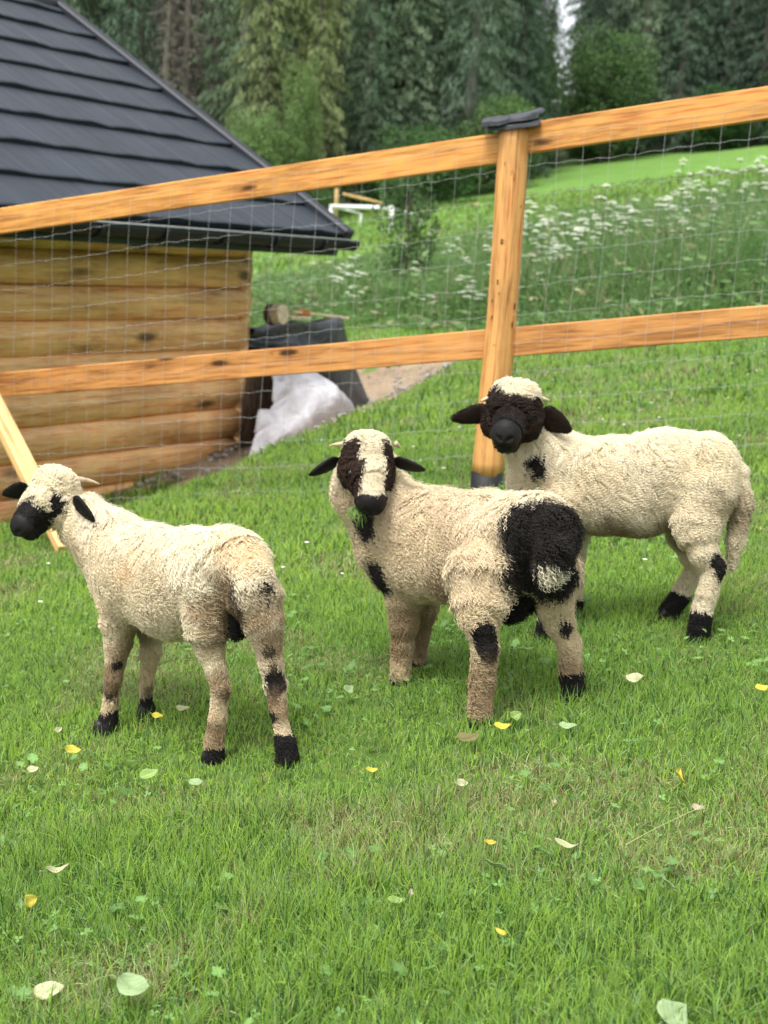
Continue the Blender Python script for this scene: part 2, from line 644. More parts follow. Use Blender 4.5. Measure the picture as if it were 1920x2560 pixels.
OVER = 0.48                                              # roof runs past the gable
ROOF_L = WALL_L + OVER + 0.6
run = RIDGE_D + EAVE_O
rise = RIDGE_Z - EAVE_Z
slope_len = math.hypot(run, rise)
sd = Vector((0, run / slope_len, rise / slope_len))      # up the slope, local hut axes
sn = Vector((0, -rise / slope_len, run / slope_len))     # roof normal
N_COURSE = 8
CH = slope_len / (N_COURSE + 0.35)


def course_mesh(seed):
    r = random.Random(seed)
    V, F = [], []
    nseg = 40
    for i in range(nseg + 1):
        x = OVER - ROOF_L + ROOF_L * i / nseg
        w = 0.004 * math.sin(i * 2.2 + seed) + r.uniform(-0.004, 0.004)
        for (s, h) in ((0.0 + w, 0.004), (0.0 + w, 0.030 + w), (0.012 + w, 0.034 + w), (CH * 0.5, 0.024 + w * 0.6), (CH + 0.03, 0.006), (CH + 0.03, 0.0)):
            p = sd * s + sn * h
            V.append((x, p.y, p.z))
    k = 6
    for i in range(nseg):
        for j in range(k):
            F.append((i * k + j, (i + 1) * k + j, (i + 1) * k + (j + 1) % k, i * k + (j + 1) % k))
    F.append(tuple(range(k)))
    F.append(tuple(range(nseg * k + k - 1, nseg * k - 1, -1)))
    me = mesh_np('roof_panel', V, F, False)
    me.materials.append(M['roof'])
    return me


cm = [course_mesh(s) for s in range(4)]
roof = MB()
e0 = Vector((0, -EAVE_O, EAVE_Z))
rg = Vector((0, RIDGE_D, RIDGE_Z))
back = Vector((0, 2 * RIDGE_D + EAVE_O, EAVE_Z))
x0, x1 = OVER - ROOF_L + 0.01, OVER - 0.01
th = Vector((0, 0, -0.035))
P = []
for x in (x0, x1):
    for q in (e0 + Vector((0, 0.01, -0.002)), rg + Vector((0, 0, -0.004)), back):
        P.append((x, q.y, q.z))
    for q in (e0 + Vector((0, 0.01, -0.002)), rg, back):
        P.append((x, q.y, q.z - 0.05))
roof.add(P, [(0, 6, 7, 1), (1, 7, 8, 2), (3, 4, 10, 9), (4, 5, 11, 10), (0, 1, 4, 3), (1, 2, 5, 4), (6, 9, 10, 7), (7, 10, 11, 8), (0, 3, 9, 6), (2, 8, 11, 5)])
roof_o = hut_part(roof, 'roof', M['trim'])
for i in range(N_COURSE + 1):
    o = link('roof_panel', cm[i % 4], roof_o)
    p = e0 + sd * (CH * i - 0.005) + sn * 0.002
    o.location = p
# verge trim along the gable edge, ridge cap, fascia
mb = MB()
ang = math.atan2(rise, run)
Rv = Matrix.Rotation(ang, 3, 'X')
mid = (e0 + rg) / 2
mb.box((OVER + 0.02, mid.y - 0.01, mid.z + 0.018), (0.10, slope_len + 0.06, 0.085), Rv, 0.012)
hut_part(mb, 'verge_trim', M['trim'], False, roof_o)
mb = MB()
mb.tube([(OVER - ROOF_L, RIDGE_D, RIDGE_Z + 0.0), (OVER + 0.05, RIDGE_D, RIDGE_Z + 0.0)], 0.07, 12)
hut_part(mb, 'ridge_cap', M['trim'], True, roof_o)
mb = MB()
mb.box((OVER - ROOF_L / 2, -EAVE_O + 0.03, EAVE_Z - 0.075), (ROOF_L - 0.05, 0.025, 0.10), None, 0.004)
hut_part(mb, 'fascia', M['trim'], False, roof_o)
mb = MB()
mb.box((OVER - ROOF_L / 2, -EAVE_O / 2 + 0.04, EAVE_Z - 0.055), (ROOF_L - 0.05, EAVE_O - 0.04, 0.016))
hut_part(mb, 'soffit', M['trim'], False, roof_o)
# half-round gutter hung under the eave, with a pale rim and brackets
V, F = [], []
gl0, gl1 = OVER - ROOF_L, OVER + 0.06
nseg = 20
ns = 9
for i in range(nseg + 1):
    x = gl0 + (gl1 - gl0) * i / nseg
    for s_ in range(ns):
        a = PI + PI * s_ / (ns - 1)
        V.append((x, -EAVE_O - 0.045 + 0.055 * math.cos(a), EAVE_Z - 0.025 + 0.060 * math.sin(a)))
    for s_ in range(ns):
        a = 2 * PI - PI * s_ / (ns - 1)
        V.append((x, -EAVE_O - 0.045 + 0.050 * math.cos(a), EAVE_Z - 0.025 + 0.055 * math.sin(a)))
k = 2 * ns
for i in range(nseg):
    for j in range(k):
        F.append((i * k + j, i * k + (j + 1) % k, (i + 1) * k + (j + 1) % k, (i + 1) * k + j))
F.append(tuple(range(k))); F.append(tuple(range(nseg * k + k - 1, nseg * k - 1, -1)))
gut = link('gutter', mesh_np('gutter', V, F, True), hut, M['gutter'])
mb = MB()
mb.tube([(gl0, -EAVE_O - 0.105, EAVE_Z - 0.018), (gl1 - 0.02, -EAVE_O - 0.105, EAVE_Z - 0.018)], 0.0045, 8)
mb.build('gutter_rim', M['wire'], gut, True)  # pale rim colour stands in for sky light on the lip
br = None
for i in range(12):
    if br is None:
        mb = MB()
        pts = [(0, -EAVE_O - 0.045 + 0.062 * math.cos(a), EAVE_Z - 0.027 + 0.068 * math.sin(a)) for a in np.linspace(PI, 2 * PI, 9)]
        mb.tube(pts, 0.009, 6)
        br = mb.build('gutter_bracket', M['trim'], gut, True)
        o = br
    else:
        o = br.copy(); C.objects.link(o); o.parent = gut
    o.location = (OVER - 0.35 - 0.52 * i, 0, 0)

# ------------------------------------------------------------------ the fence
FD = Vector((0.906, -0.423, 0.163)).normalized()         # along the fence, uphill towards the right
FN = Vector((-0.423, -0.906, 0)).normalized()            # towards the sheep
POST = Vector((0.495, 7.224, T(0.495, 7.224)))
fence = empty('wooden_fence', POST, 'orange stained two rail fence with wire netting across the lawn', 'fence')
fx = FD
fz = FD.cross(FN).normalized()
if fz.z < 0:
    fz = -fz
fy = fz.cross(fx).normalized()
RF = Matrix((fx, fy, fz)).transposed()


def fence_pt(s, h, off=0.0):
    """point s metres along the fence from the post, h above the ground line, off towards the camera side"""
    return POST + FD * s + Vector((0, 0, h)) + FN * off


def rail(s0, s1, h, mat, off):
    L = s1 - s0
    me = MB()
    n = 10
    V, F = [], []
    r = random.Random(int(h * 100) + int(s0 * 10))
    for i in range(n + 1):
        x = -L / 2 + L * i / n
        a = r.uniform(-0.002, 0.002)
        hw, hh, bv = 0.022, 0.071, 0.005
        for (y, z) in ((-hw + bv, -hh), (hw - bv, -hh), (hw, -hh + bv), (hw, hh - bv), (hw - bv, hh), (-hw + bv, hh), (-hw, hh - bv), (-hw, -hh + bv)):
            V.append((x, y + a * 0.5, z + a))
    k = 8
    for i in range(n):
        for j in range(k):
            F.append((i * k + j, (i + 1) * k + j, (i + 1) * k + (j + 1) % k, i * k + (j + 1) % k))
    F.append(tuple(range(k))); F.append(tuple(range(n * k + k - 1, n * k - 1, -1)))
    o = link('rail', mesh_np('rail', V, F), fence, mat)
    mw = RF.to_4x4()
    p = fence_pt((s0 + s1) / 2, h, off) - POST
    mw.translation = p
    o.matrix_local = mw
    return o


rail(-4.6, 0.02, 1.640, M['rail'], -0.03)
rail(0.03, 4.4, 1.668, M['rail'], -0.03)
rail(-4.6, 0.02, 0.705, M['rail_low'], -0.03)
rail(0.03, 4.4, 0.705, M['rail_low'], -0.03)

# the round post, slightly bowed, with a tarred foot
V, F = [], []
nr, ns = 26, 20
for i in range(nr + 1):
    t = i / nr
    z = 0.06 + 1.66 * t
    cx = 0.012 * math.sin(t * 3.1) + (0.006 if t > 0.7 else 0) * (t - 0.7)
    rad = 0.077 - 0.006 * t + 0.0015 * math.sin(9 * t) + 0.001 * math.sin(23 * t + 1)
    for j in range(ns):
        a = 2 * PI * j / ns
        rr = rad * (1 + 0.02 * math.sin(3 * a + 2 * t) + 0.012 * math.sin(5 * a - 4 * t))
        V.append((cx + rr * math.cos(a), rr * math.sin(a), z))
for i in range(nr):
    for j in range(ns):
        F.append((i * ns + j, i * ns + (j + 1) % ns, (i + 1) * ns + (j + 1) % ns, (i + 1) * ns + j))
F.append(tuple(range(ns - 1, -1, -1))); F.append(tuple(range(nr * ns, nr * ns + ns)))
post = link('post', mesh_np('post', V, F, True), fence, M['post'])
mb = MB()
mb.tube([(0, 0, -0.25), (0, 0, 0.075)], 0.0785, 20)
mb.build('tarred_foot', M['bitumen'], post, True)
# knots where the side branches were trimmed off
M['knot'] = mat_plain('knot', (0.055, 0.022, 0.008), 0.7, 0.2, 0.5, 60)
knot_shapes = []
r = random.Random(8)
for q in range(4):
    mbk = MB()
    n = 11
    rim = [(0.0085 * math.cos(2 * PI * j / n) * r.uniform(0.65, 1.1), -0.0008, 0.014 * math.sin(2 * PI * j / n) * r.uniform(0.65, 1.25)) for j in range(n)]
    mbk.add([(0.001, 0.003, 0)] + rim, [(0, 1 + (j + 1) % n, 1 + j) for j in range(n)])
    knot_shapes.append(mesh_np('knot', np.array(mbk.V), mbk.F))
    knot_shapes[-1].materials.append(M['knot'])
for i, (z, side, s) in enumerate(((1.55, -0.035, 0.8), (1.50, 0.004, 1.25), (1.43, 0.002, 0.5), (1.19, -0.028, 1.1), (1.36, 0.05, 0.5), (1.00, -0.035, 0.7), (0.91, -0.055, 0.45), (0.945, -0.025, 0.55), (0.83, -0.05, 0.55), (0.89, 0.055, 0.8), (0.80, 0.050, 0.9), (0.70, -0.03, 0.35), (0.62, -0.02, 0.3), (0.26, -0.012, 0.6), (0.47, 0.01, 0.3))):
    o = link('knot', knot_shapes[i % 4], post)
    rad = 0.0775 - 0.006 * (z / 1.7)
    a = math.asin(max(-0.95, min(0.95, side / rad)))
    t = (z - 0.06) / 1.66
    o.location = (0.012 * math.sin(t * 3.1) + rad * math.sin(a), -(rad + 0.0012) * math.cos(a), z)
    o.rotation_euler = (0, r.uniform(-0.3, 0.3), a)
    o.scale = (s * r.uniform(0.8, 1.1), 1, s * r.uniform(0.9, 1.5))
# rough split slates as a little roof on the post
Rs = Matrix.Rotation(math.radians(-12), 3, 'Y') @ Matrix.Rotation(math.radians(12), 3, 'X') @ Matrix.Rotation(math.radians(-18), 3, 'Z')


def slate(c, s, rot, seed):
    r = random.Random(seed)
    n = 11
    top, bot = [], []
    for j in range(n):
        a = 2 * PI * j / n
        k = 1 / max(abs(math.cos(a)), abs(math.sin(a))) ** 0.8 * r.uniform(0.88, 1.0)
        top.append((s[0] / 2 * math.cos(a) * k * 0.93, s[1] / 2 * math.sin(a) * k * 0.93, s[2] / 2 + r.uniform(-0.003, 0.003)))
        bot.append((s[0] / 2 * math.cos(a) * k, s[1] / 2 * math.sin(a) * k, -s[2] / 2 + r.uniform(-0.002, 0.002)))
    V = [Vector(c) + rot @ Vector(p) for p in top + bot]
    F = [tuple(range(n)), tuple(range(2 * n - 1, n - 1, -1))] + [(j, n + j, n + (j + 1) % n, (j + 1) % n) for j in range(n)]
    return link('slate', mesh_np('slate', V, F), post, M['slate'])


slate((0.005, 0.0, 1.742), (0.29, 0.20, 0.016), Rs, 1)
slate((-0.085, -0.005, 1.750), (0.15, 0.19, 0.018), Rs, 2)
slate((0.03, 0.0, 1.775), (0.16, 0.18, 0.016), Rs @ Matrix.Rotation(0.12, 3, 'Z'), 3)
slate((0.085, 0.01, 1.798), (0.12, 0.15, 0.015), Rs @ Matrix.Rotation(-0.15, 3, 'Y'), 4)

# wire netting stapled to the rails, sagging a little
mb = MB()
r = random.Random(3)
heights = [1.66 - 0.137 * i for i in range(13)]
wob = {}


def wire_pt(s, h):
    ph = 0.006 * math.sin(s * 3.1 + h * 5) + 0.004 * math.sin(s * 7.7 + h * 17)
    sag = 0.0
    return fence_pt(s, h + ph, 0.012 + 0.008 * math.sin(s * 2 + h * 9)) - POST


for h in heights:
    ss = np.arange(-4.5, 4.35, 0.0625)
    mb.tube([wire_pt(s, h) + Vector((0, 0, 0.0035 * (1 if int(i) % 2 else -1))) for i, s in enumerate(ss)], 0.00066, 4, False)
s = -4.5
while s < 4.3:
    lean = r.uniform(-0.012, 0.012)
    mb.tube([wire_pt(s + lean * math.sin(h * 4), h) for h in np.linspace(heights[-1], heights[0], 14)], 0.0006, 4, False)
    for h in heights:
        mb.box(wire_pt(s + lean * math.sin(h * 4), h), (0.0030, 0.0025, 0.0030))
    s += 0.128
wire = mb.build('wire_netting', M['wire'], fence)
wire['kind'] = 'stuff'

# sawn timber leaning against the fence at the far left
mb = MB()
a, b_ = Vector((-1.44, 6.65, T(-1.44, 6.65) + 0.01)), Vector((-2.455, 8.0, -0.393))
d = (b_ - a)
L = d.length
Rl = d.to_track_quat('X', 'Z').to_matrix()
mb.box((L / 2, 0, 0), (L, 0.095, 0.05), None, 0.004)
o = mb.build('timber_prop', M['pale_wood'])
mw = Rl.to_4x4(); mw.translation = a
o.matrix_world = mw
tag(o, 'pale sawn timber leaning up behind the head of the leftmost sheep', 'timber')

# ------------------------------------------------------------------ covered woodpile beside the hut
def hw(a, o, z):
    """a along the wall past its corner, o out of the wall plane, z above the ground there"""
    p = Vector((CORNER.x, CORNER.y, 0)) + W_ * a * HS + N_ * o * HS
    return Vector((p.x, p.y, T(p.x, p.y) + z * HS))


M['bark'] = mat_wood('bark', (0.10, 0.06, 0.035), (0.035, 0.02, 0.012), 'Z', 0.85, False, 30)
M['cut_wood'] = mat_plain('cut_wood', (0.66, 0.54, 0.36), 0.7, 0.2, 0.3, 30)
pile_o = hw(0.6, -0.2, 0)
pile = empty('woodpile', pile_o, 'stack of rough firewood under the tarps beside the hut', 'woodpile')
r = random.Random(5)
for i in range(7):
    mb = MB()
    a = 0.03 + 0.085 * i
    rad = r.uniform(0.062, 0.08)
    p0 = hw(a, 0.02 + r.uniform(-0.02, 0.02), 0.0)
    p1 = hw(a + r.uniform(-0.02, 0.02), -0.06, r.uniform(0.54, 0.60))
    mb.tube([p0, (p0 + p1) / 2 + Vector((r.uniform(-.01, .01), 0, 0)), p1], [rad, rad * 1.05, rad * 0.9], 10)
    mb.build('firewood_log', M['bark'], pile, True, None).location = -pile_o
mb = MB()
for j in range(6):
    for i in range(9):
        p0 = hw(0.08 + 0.12 * i + r.uniform(-.02, .02), -0.25, 0.05 + 0.085 * j)
        mb.tube([p0, p0 + N_ * -0.5], r.uniform(0.035, 0.048), 7)
core = mb.build('stacked_wood', M['bark'], pile, True)
core.location = -pile_o
core['kind'] = 'stuff'


def cloth(name, fn, nu, nv, mat, loc):
    V = []
    for i in range(nu + 1):
        for j in range(nv + 1):
            V.append(fn(i / nu, j / nv) - loc)
    F = []
    for i in range(nu):
        for j in range(nv):
            q = i * (nv + 1) + j
            F.append((q, q + nv + 1, q + nv + 2, q + 1))
    V2 = np.array([tuple(p) for p in V])
    o = link(name, mesh_np(name, V2, np.array(F), True), None, mat)
    o.location = loc
    so = o.modifiers.new('thickness', 'SOLIDIFY')
    so.thickness = 0.006
    return o


def wr(u, v, s=1.0, seed=0):
    p = np.array([[u * 6.0, v * 7.0, seed * 3.7]])
    q = np.array([[u * 2.2 + 5, v * 13.0, seed * 1.7]])
    return s * (float(vnoise(p, 1.0, 5)[0]) + 0.6 * float(vnoise(q, 1.0, 9)[0]) - 0.8)


def black_fn(u, v):
    a = 0.04 + 1.48 * u
    hem = 0.60 if u < 0.18 else max(-0.04, 0.60 - 0.66 * ((u - 0.18) / 0.62))
    top = 0.77 - 0.08 * u + 0.015 * math.sin(u * 9)
    if u > 0.78:
        top -= 0.60 * ((u - 0.78) / 0.22) ** 1.3
    hem = min(hem, top - 0.04)
    if v < 0.35:
        t = v / 0.35
        o, z = -0.72 + 0.02 * t, 0.05 + (top - 0.1) * t
    elif v < 0.68:
        t = (v - 0.35) / 0.33
        o, z = -0.70 + 0.66 * t, top - 0.05 + 0.05 * math.sin(t * PI / 2)
    else:
        t = (v - 0.68) / 0.32
        o, z = -0.04 + 0.14 * t * (0.3 + u), top + (hem - top) * t
    k = wr(u, v, 0.17, 1)
    return hw(a, o + k + 0.02, z + wr(u, v, 0.11, 2) - 0.03 * abs(math.sin(u * 8)))


def mat_tarp(name, col, rough, transl=0.0):
    m, nt, out = new_mat(name)
    b = principled(nt, out, rough, 0.4)
    v = mapping(nt, 'Object')
    f = noise_node(nt, v, 7, 5, 0.6, 1.0)
    nt.links.new(ramp(nt, f, [(0.3, tuple(c * 0.75 for c in col)), (0.7, tuple(min(1, c * 1.2) for c in col))]), b.inputs['Base Color'])
    bump(nt, noise_node(nt, v, 5, 3, 0.5, 2.0), b, 0.7 if col[0] < 0.2 else 0.3, 0.05)
    return m


o = cloth('black_tarp', black_fn, 60, 48, mat_tarp('black_tarp', (0.045, 0.048, 0.054), 0.33), hw(0.6, 0, 0))
tag(o, 'crumpled black plastic tarp draped over the woodpile', 'tarp')


def white_fn(u, v):
    # a triangle: wide hem on the ground, narrow at the top
    a_hem = -0.52 + 1.36 * u
    a_top = 0.18 + 0.20 * u
    t = v
    a = a_hem * (1 - t) + a_top * t
    z = -0.02 + 0.52 * t ** 0.8 + 0.05 * math.sin(u * PI)
    o = 0.26 * (1 - t ** 2) + 0.14 + 0.20 * math.sin(u * PI) * math.sin(PI * min(1, t * 0.8 + 0.2)) - 0.04 * t
    crump = 0.15 * max(0, 1 - u / 0.26) * (1 - 0.6 * t)
    return hw(a, o + wr(u, v, 0.018 + crump, 4) + 0.012 * math.sin(u * 21 + 1.5 * math.sin(v * 5)) * (1 - 0.5 * t), max(-0.02, z + wr(u * 1.7, v * 1.3, 0.01 + crump, 6)))


o = cloth('white_tarp', white_fn, 56, 44, mat_tarp('white_tarp', (0.66, 0.64, 0.66), 0.5), hw(0.6, 0.3, 0))
tag(o, 'greyish white plastic sheet hanging in front of the woodpile', 'tarp')

mb = MB()
mb.tube([(0, 0, 0), (0, 0, 0.135)], [0.085, 0.083], 18)
o = mb.build('log_slice', M['cut_wood'], None, False)
o.location = hw(0.36, -0.06, 0.82)
o.rotation_euler = Vector((0.85, -0.5, 0.12)).to_track_quat('Z', 'Y').to_euler()
tag(o, 'short round log piece lying on top of the tarp ', 'log')
mb2 = MB()
mb2.tube([(0, 0, -0.002), (0, 0, 0.060)], [0.088, 0.086], 18, False)
mb2.build('bark', M['bark'], o, True)
for i, (a, o_, z, L, ry, lab) in enumerate(((1.0, -0.10, 0.755, 0.85, 0.07, 'long pale board lying across the tarp beside the log slice'), (0.68, -0.06, 0.765, 0.36, 0.02, 'short pale board lying against the log slice'))):
    mb = MB()
    mb.box((0, 0, 0.0), (L, 0.10, 0.024), None, 0.003)
    o = mb.build('board', M['cut_wood'])
    o.location = hw(a, o_, z)
    o.rotation_euler = (0, ry, math.atan2(W_.y, W_.x) + 0.15 * (i - 0.3))
    tag(o, lab, 'board')
mb = MB()
mb.box((0, 0, 0.03), (0.10, 0.07, 0.06), None, 0.008)
o = mb.build('wood_block', M['rail_low'])
o.location = hw(0.80, -0.08, 0.765)
o.rotation_euler = (0, 0, 0.5)
tag(o, 'small orange wood block on the boards on top of the tarp', 'wood block')
for (a, off, s, rz, lab) in ((-0.17, 0.30, (0.08, 0.05, 0.05), 0.4, 'orange wood offcut lying close to the hut corner'), (-0.08, 0.36, (0.10, 0.065, 0.065), 1.1, 'upright orange wood offcut at the hem of the white sheet'), (-0.27, 0.42, (0.11, 0.05, 0.04), -0.2, 'flat orange wood offcut nearest to the hut logs')):
    mb = MB()
    mb.box((0, 0, s[2] / 2), s, None, 0.005)
    o = mb.build('wood_offcut', M['rail'])
    o.location = hw(a, off, 0.0)
    o.rotation_euler = (0.1, 0.15, rz)
    tag(o, lab, 'wood offcut', 'wood offcuts by the woodpile')
mb = MB()
mb.box((0, 0, 0), (0.34, 0.05, 0.022), None, 0.003)
mb.box((0.03, 0.045, 0.012), (0.26, 0.04, 0.02), None, 0.003)
o = mb.build('split_kindling', M['pale_wood'])
o.location = hw(0.55, 0.34, 0.07)
o.rotation_euler = (0.1, -0.5, 0.9)
tag(o, 'pale splintered piece of wood leaning on the earth bank', 'kindling')

# bare earth bank cut into the lawn
def in_dirt(x, y):
    """1 inside the dug strip"""
    x = np.asarray(x); y = np.asarray(y)
    wob_ = 0.05 * np.sin(y * 3.1) + 0.03 * np.sin(y * 7.3 + 1)
    d = edge_x(y) - x
    return (d > 0.03 + wob_) & (d < 2.2) & (y > 10.3) & (y < 15.25 + 0.15 * np.sin(x * 5)) & (x > -1.6)


V, F = [], []
nu, nv = 64, 26
for i in range(nu + 1):
    t = i / nu
    y = 10.0 + 5.5 * t
    for j in range(nv + 1):
        s = j / nv
        wob_ = 0.05 * math.sin(y * 3.1) + 0.03 * math.sin(y * 7.3 + 1)
        x = float(edge_x(y)) - wob_ + 0.02 - 2.3 * s
        nz = float(fnoise(np.array([[x, y, 0]]), 5.0, 3)[0]) - 0.5
        e = min(1, s * 8, (1 - s) * 6, t * 8, (1 - t) * 8)
        V.append((x, y, T(x, y) - 0.03 + (0.05 + 0.10 * nz) * e))
for i in range(nu):
    for j in range(nv):
        q = i * (nv + 1) + j
        F.append((q, q + 1, q + nv + 2, q + nv + 1))
m, nt, out = new_mat('earth')
b = principled(nt, out, 0.95, 0.1)
v = mapping(nt, 'Object')
nt.links.new(mixc(nt, 0.5, ramp(nt, noise_node(nt, v, 4, 6, 0.7), [(0.3, (0.17, 0.10, 0.055)), (0.5, (0.38, 0.27, 0.165)), (0.7, (0.48, 0.37, 0.24))]),
                  ramp(nt, noise_node(nt, v, 45, 4, 0.7), [(0.35, (0.10, 0.08, 0.06)), (0.6, (0.30, 0.25, 0.19)), (0.75, (0.42, 0.38, 0.32))])), b.inputs['Base Color'])
bump(nt, noise_node(nt, v, 40, 4), b, 0.8, 0.03)
o = link('earth_bank', mesh_np('earth_bank', np.array(V), np.array(F), True), None, m)
tag(o, 'bare brown earth and gravel dug beside the hut', kind='structure')
M['stone'] = mat_plain('stone', (0.30, 0.28, 0.25), 0.85, 0.2, 0.4, 20)
mb = MB()
r = random.Random(11)
for i in range(320):
    y = r.uniform(10.6, 14.8)
    x = float(edge_x(y)) - r.uniform(0.05, 1.5)
    s = r.uniform(0.012, 0.035)
    R3 = Matrix.Rotation(r.uniform(0, 6), 3, 'Z') @ Matrix.Rotation(r.uniform(-.5, .5), 3, 'X')
    mb.box((x, y, T(x, y) + 0.03), (s * 1.5, s * 1.2, s), R3, s * 0.25)
o = mb.build('gravel', M['stone'])
tag(o, 'scattered gravel on the earth bank', 'gravel', kind='stuff')

# ------------------------------------------------------------------ small football goal and timber at the far edge of the meadow
def on_ray(u, y):
    return Vector((u * y, y, T(u * y, y)))


g0, g1 = on_ray(-0.0477, 39.5), on_ray(-0.0078, 37.6)
goal = empty('football_goal', g0, 'small white goal frame at the far end of the meadow', 'goal')
gd = (g1 - g0)
gd.z = 0
gb = Vector((0.75, 0.9, 0))
H = 0.74
zt = 1.045


def bar(name, a, b_, rad=0.055):
    mb = MB()
    mb.tube([a - g0, b_ - g0], rad, 8)
    return mb.build(name, M['white_paint'], goal, True)


A0, A1 = Vector((g0.x, g0.y, zt)), Vector((g1.x, g1.y, zt))
bar('goal_post', Vector((g0.x, g0.y, g0.z - .05)), A0 + Vector((0, 0, 0.05)))
bar('goal_post', Vector((g1.x, g1.y, g1.z - .25)), A1 + Vector((0, 0, 0.05)))
bar('crossbar', A0, A1, 0.06)
for q in (g0 + gb, g1 + gb):
    bar('back_stanchion', Vector((q.x, q.y, T(q.x, q.y) - .05)), Vector((q.x, q.y, zt - 0.12)), 0.035)
bar('top_stay', A0, Vector((g0.x + gb.x, g0.y + gb.y, zt - 0.12)), 0.03)
bar('top_stay', A1, Vector((g1.x + gb.x, g1.y + gb.y, zt - 0.12)), 0.03)

M['old_board'] = mat_wood('old_board', (0.42, 0.28, 0.11), (0.24, 0.14, 0.05), 'X', 0.7, False, 8)
barrier = empty('timber_barrier', on_ray(-0.043, 43.5), 'rough yellowish timber rails on posts behind the white goal', 'barrier')
bo = barrier.location


def stick(name, u0, y0, h0, u1, y1, h1, rad):
    mb = MB()
    a = Vector((u0 * y0, y0, h0 * y0)); b_ = Vector((u1 * y1, y1, h1 * y1))
    mb.tube([a - bo, b_ - bo], rad, 6)
    return mb.build(name, M['old_board'], barrier, True)


p0 = on_ray(-0.0445, 43.5)
stick('post', -0.0445, 43.5, p0.z / 43.5 - .003, -0.0450, 43.5, 0.0385, 0.06)
p1 = on_ray(0.0485, 43.5)
stick('post', 0.050, 43.5, p1.z / 43.5 - .003, 0.0475, 43.5, 0.0350, 0.06)
stick('rail', -0.0410, 43.4, 0.0350, -0.0055, 43.4, 0.0290, 0.055)
stick('rail', 0.0060, 43.4, 0.0270, 0.0420, 43.4, 0.0310, 0.05)
p2 = on_ray(0.003, 43.5)
stick('post', 0.003, 43.5, p2.z / 43.5 - .003, 0.003, 43.5, 0.0300, 0.05)


# ------------------------------------------------------------------ trees
M['spruce_dark'] = mat_leaf('spruce_dark', (0.092, 0.145, 0.090), 0.4, 0.2)  # spruce greens paled and greyed, haze put into the foliage colour
M['spruce_mid'] = mat_leaf('spruce_mid', (0.130, 0.195, 0.114), 0.4, 0.25)
M['spruce_yellow'] = mat_leaf('spruce_yellow', (0.140, 0.185, 0.080), 0.4, 0.25)
M['dead_twigs'] = mat_leaf('dead_twigs', (0.32, 0.28, 0.22), 0.35, 0.05)
M['leaf_bright'] = mat_leaf('leaf_bright', (0.13, 0.215, 0.075), 0.4, 0.35)
M['leaf_dark'] = mat_leaf('leaf_dark', (0.070, 0.145, 0.045), 0.45, 0.3)
M['trunk'] = mat_plain('trunk_bark', (0.12, 0.105, 0.09), 0.9, 0.1, 0.35, 6, 0.6, 0.03)
M['trunk_pale'] = mat_plain('pale_bark', (0.22, 0.205, 0.185), 0.9, 0.1, 0.3, 6, 0.6, 0.03)


def quads(cent, ax, wd):
    """cent (n,3), ax half length vectors, wd half width vectors -> pointed leaf-shaped quads"""
    n = len(cent)
    V = np.stack([cent - ax, cent + wd - ax * 0.1, cent + ax, cent - wd - ax * 0.1], 1).reshape(-1, 3)
    F = np.arange(4 * n).reshape(n, 4)
    return V, F


def trunk_mesh(H, r0, seed, lean=0.02, n=8):
    g = np.random.default_rng(seed)
    mb = MB()
    pts, rr = [], []
    for i in range(9):
        t = i / 8
        pts.append((lean * H * t * t + 0.02 * g.normal(), 0.02 * g.normal(), -0.6 + (H + 0.6) * t))
        rr.append(r0 * (1.25 if i == 0 else 1) * (1 - 0.93 * t) + 0.01)
    mb.tube(pts, rr, n)
    return mb


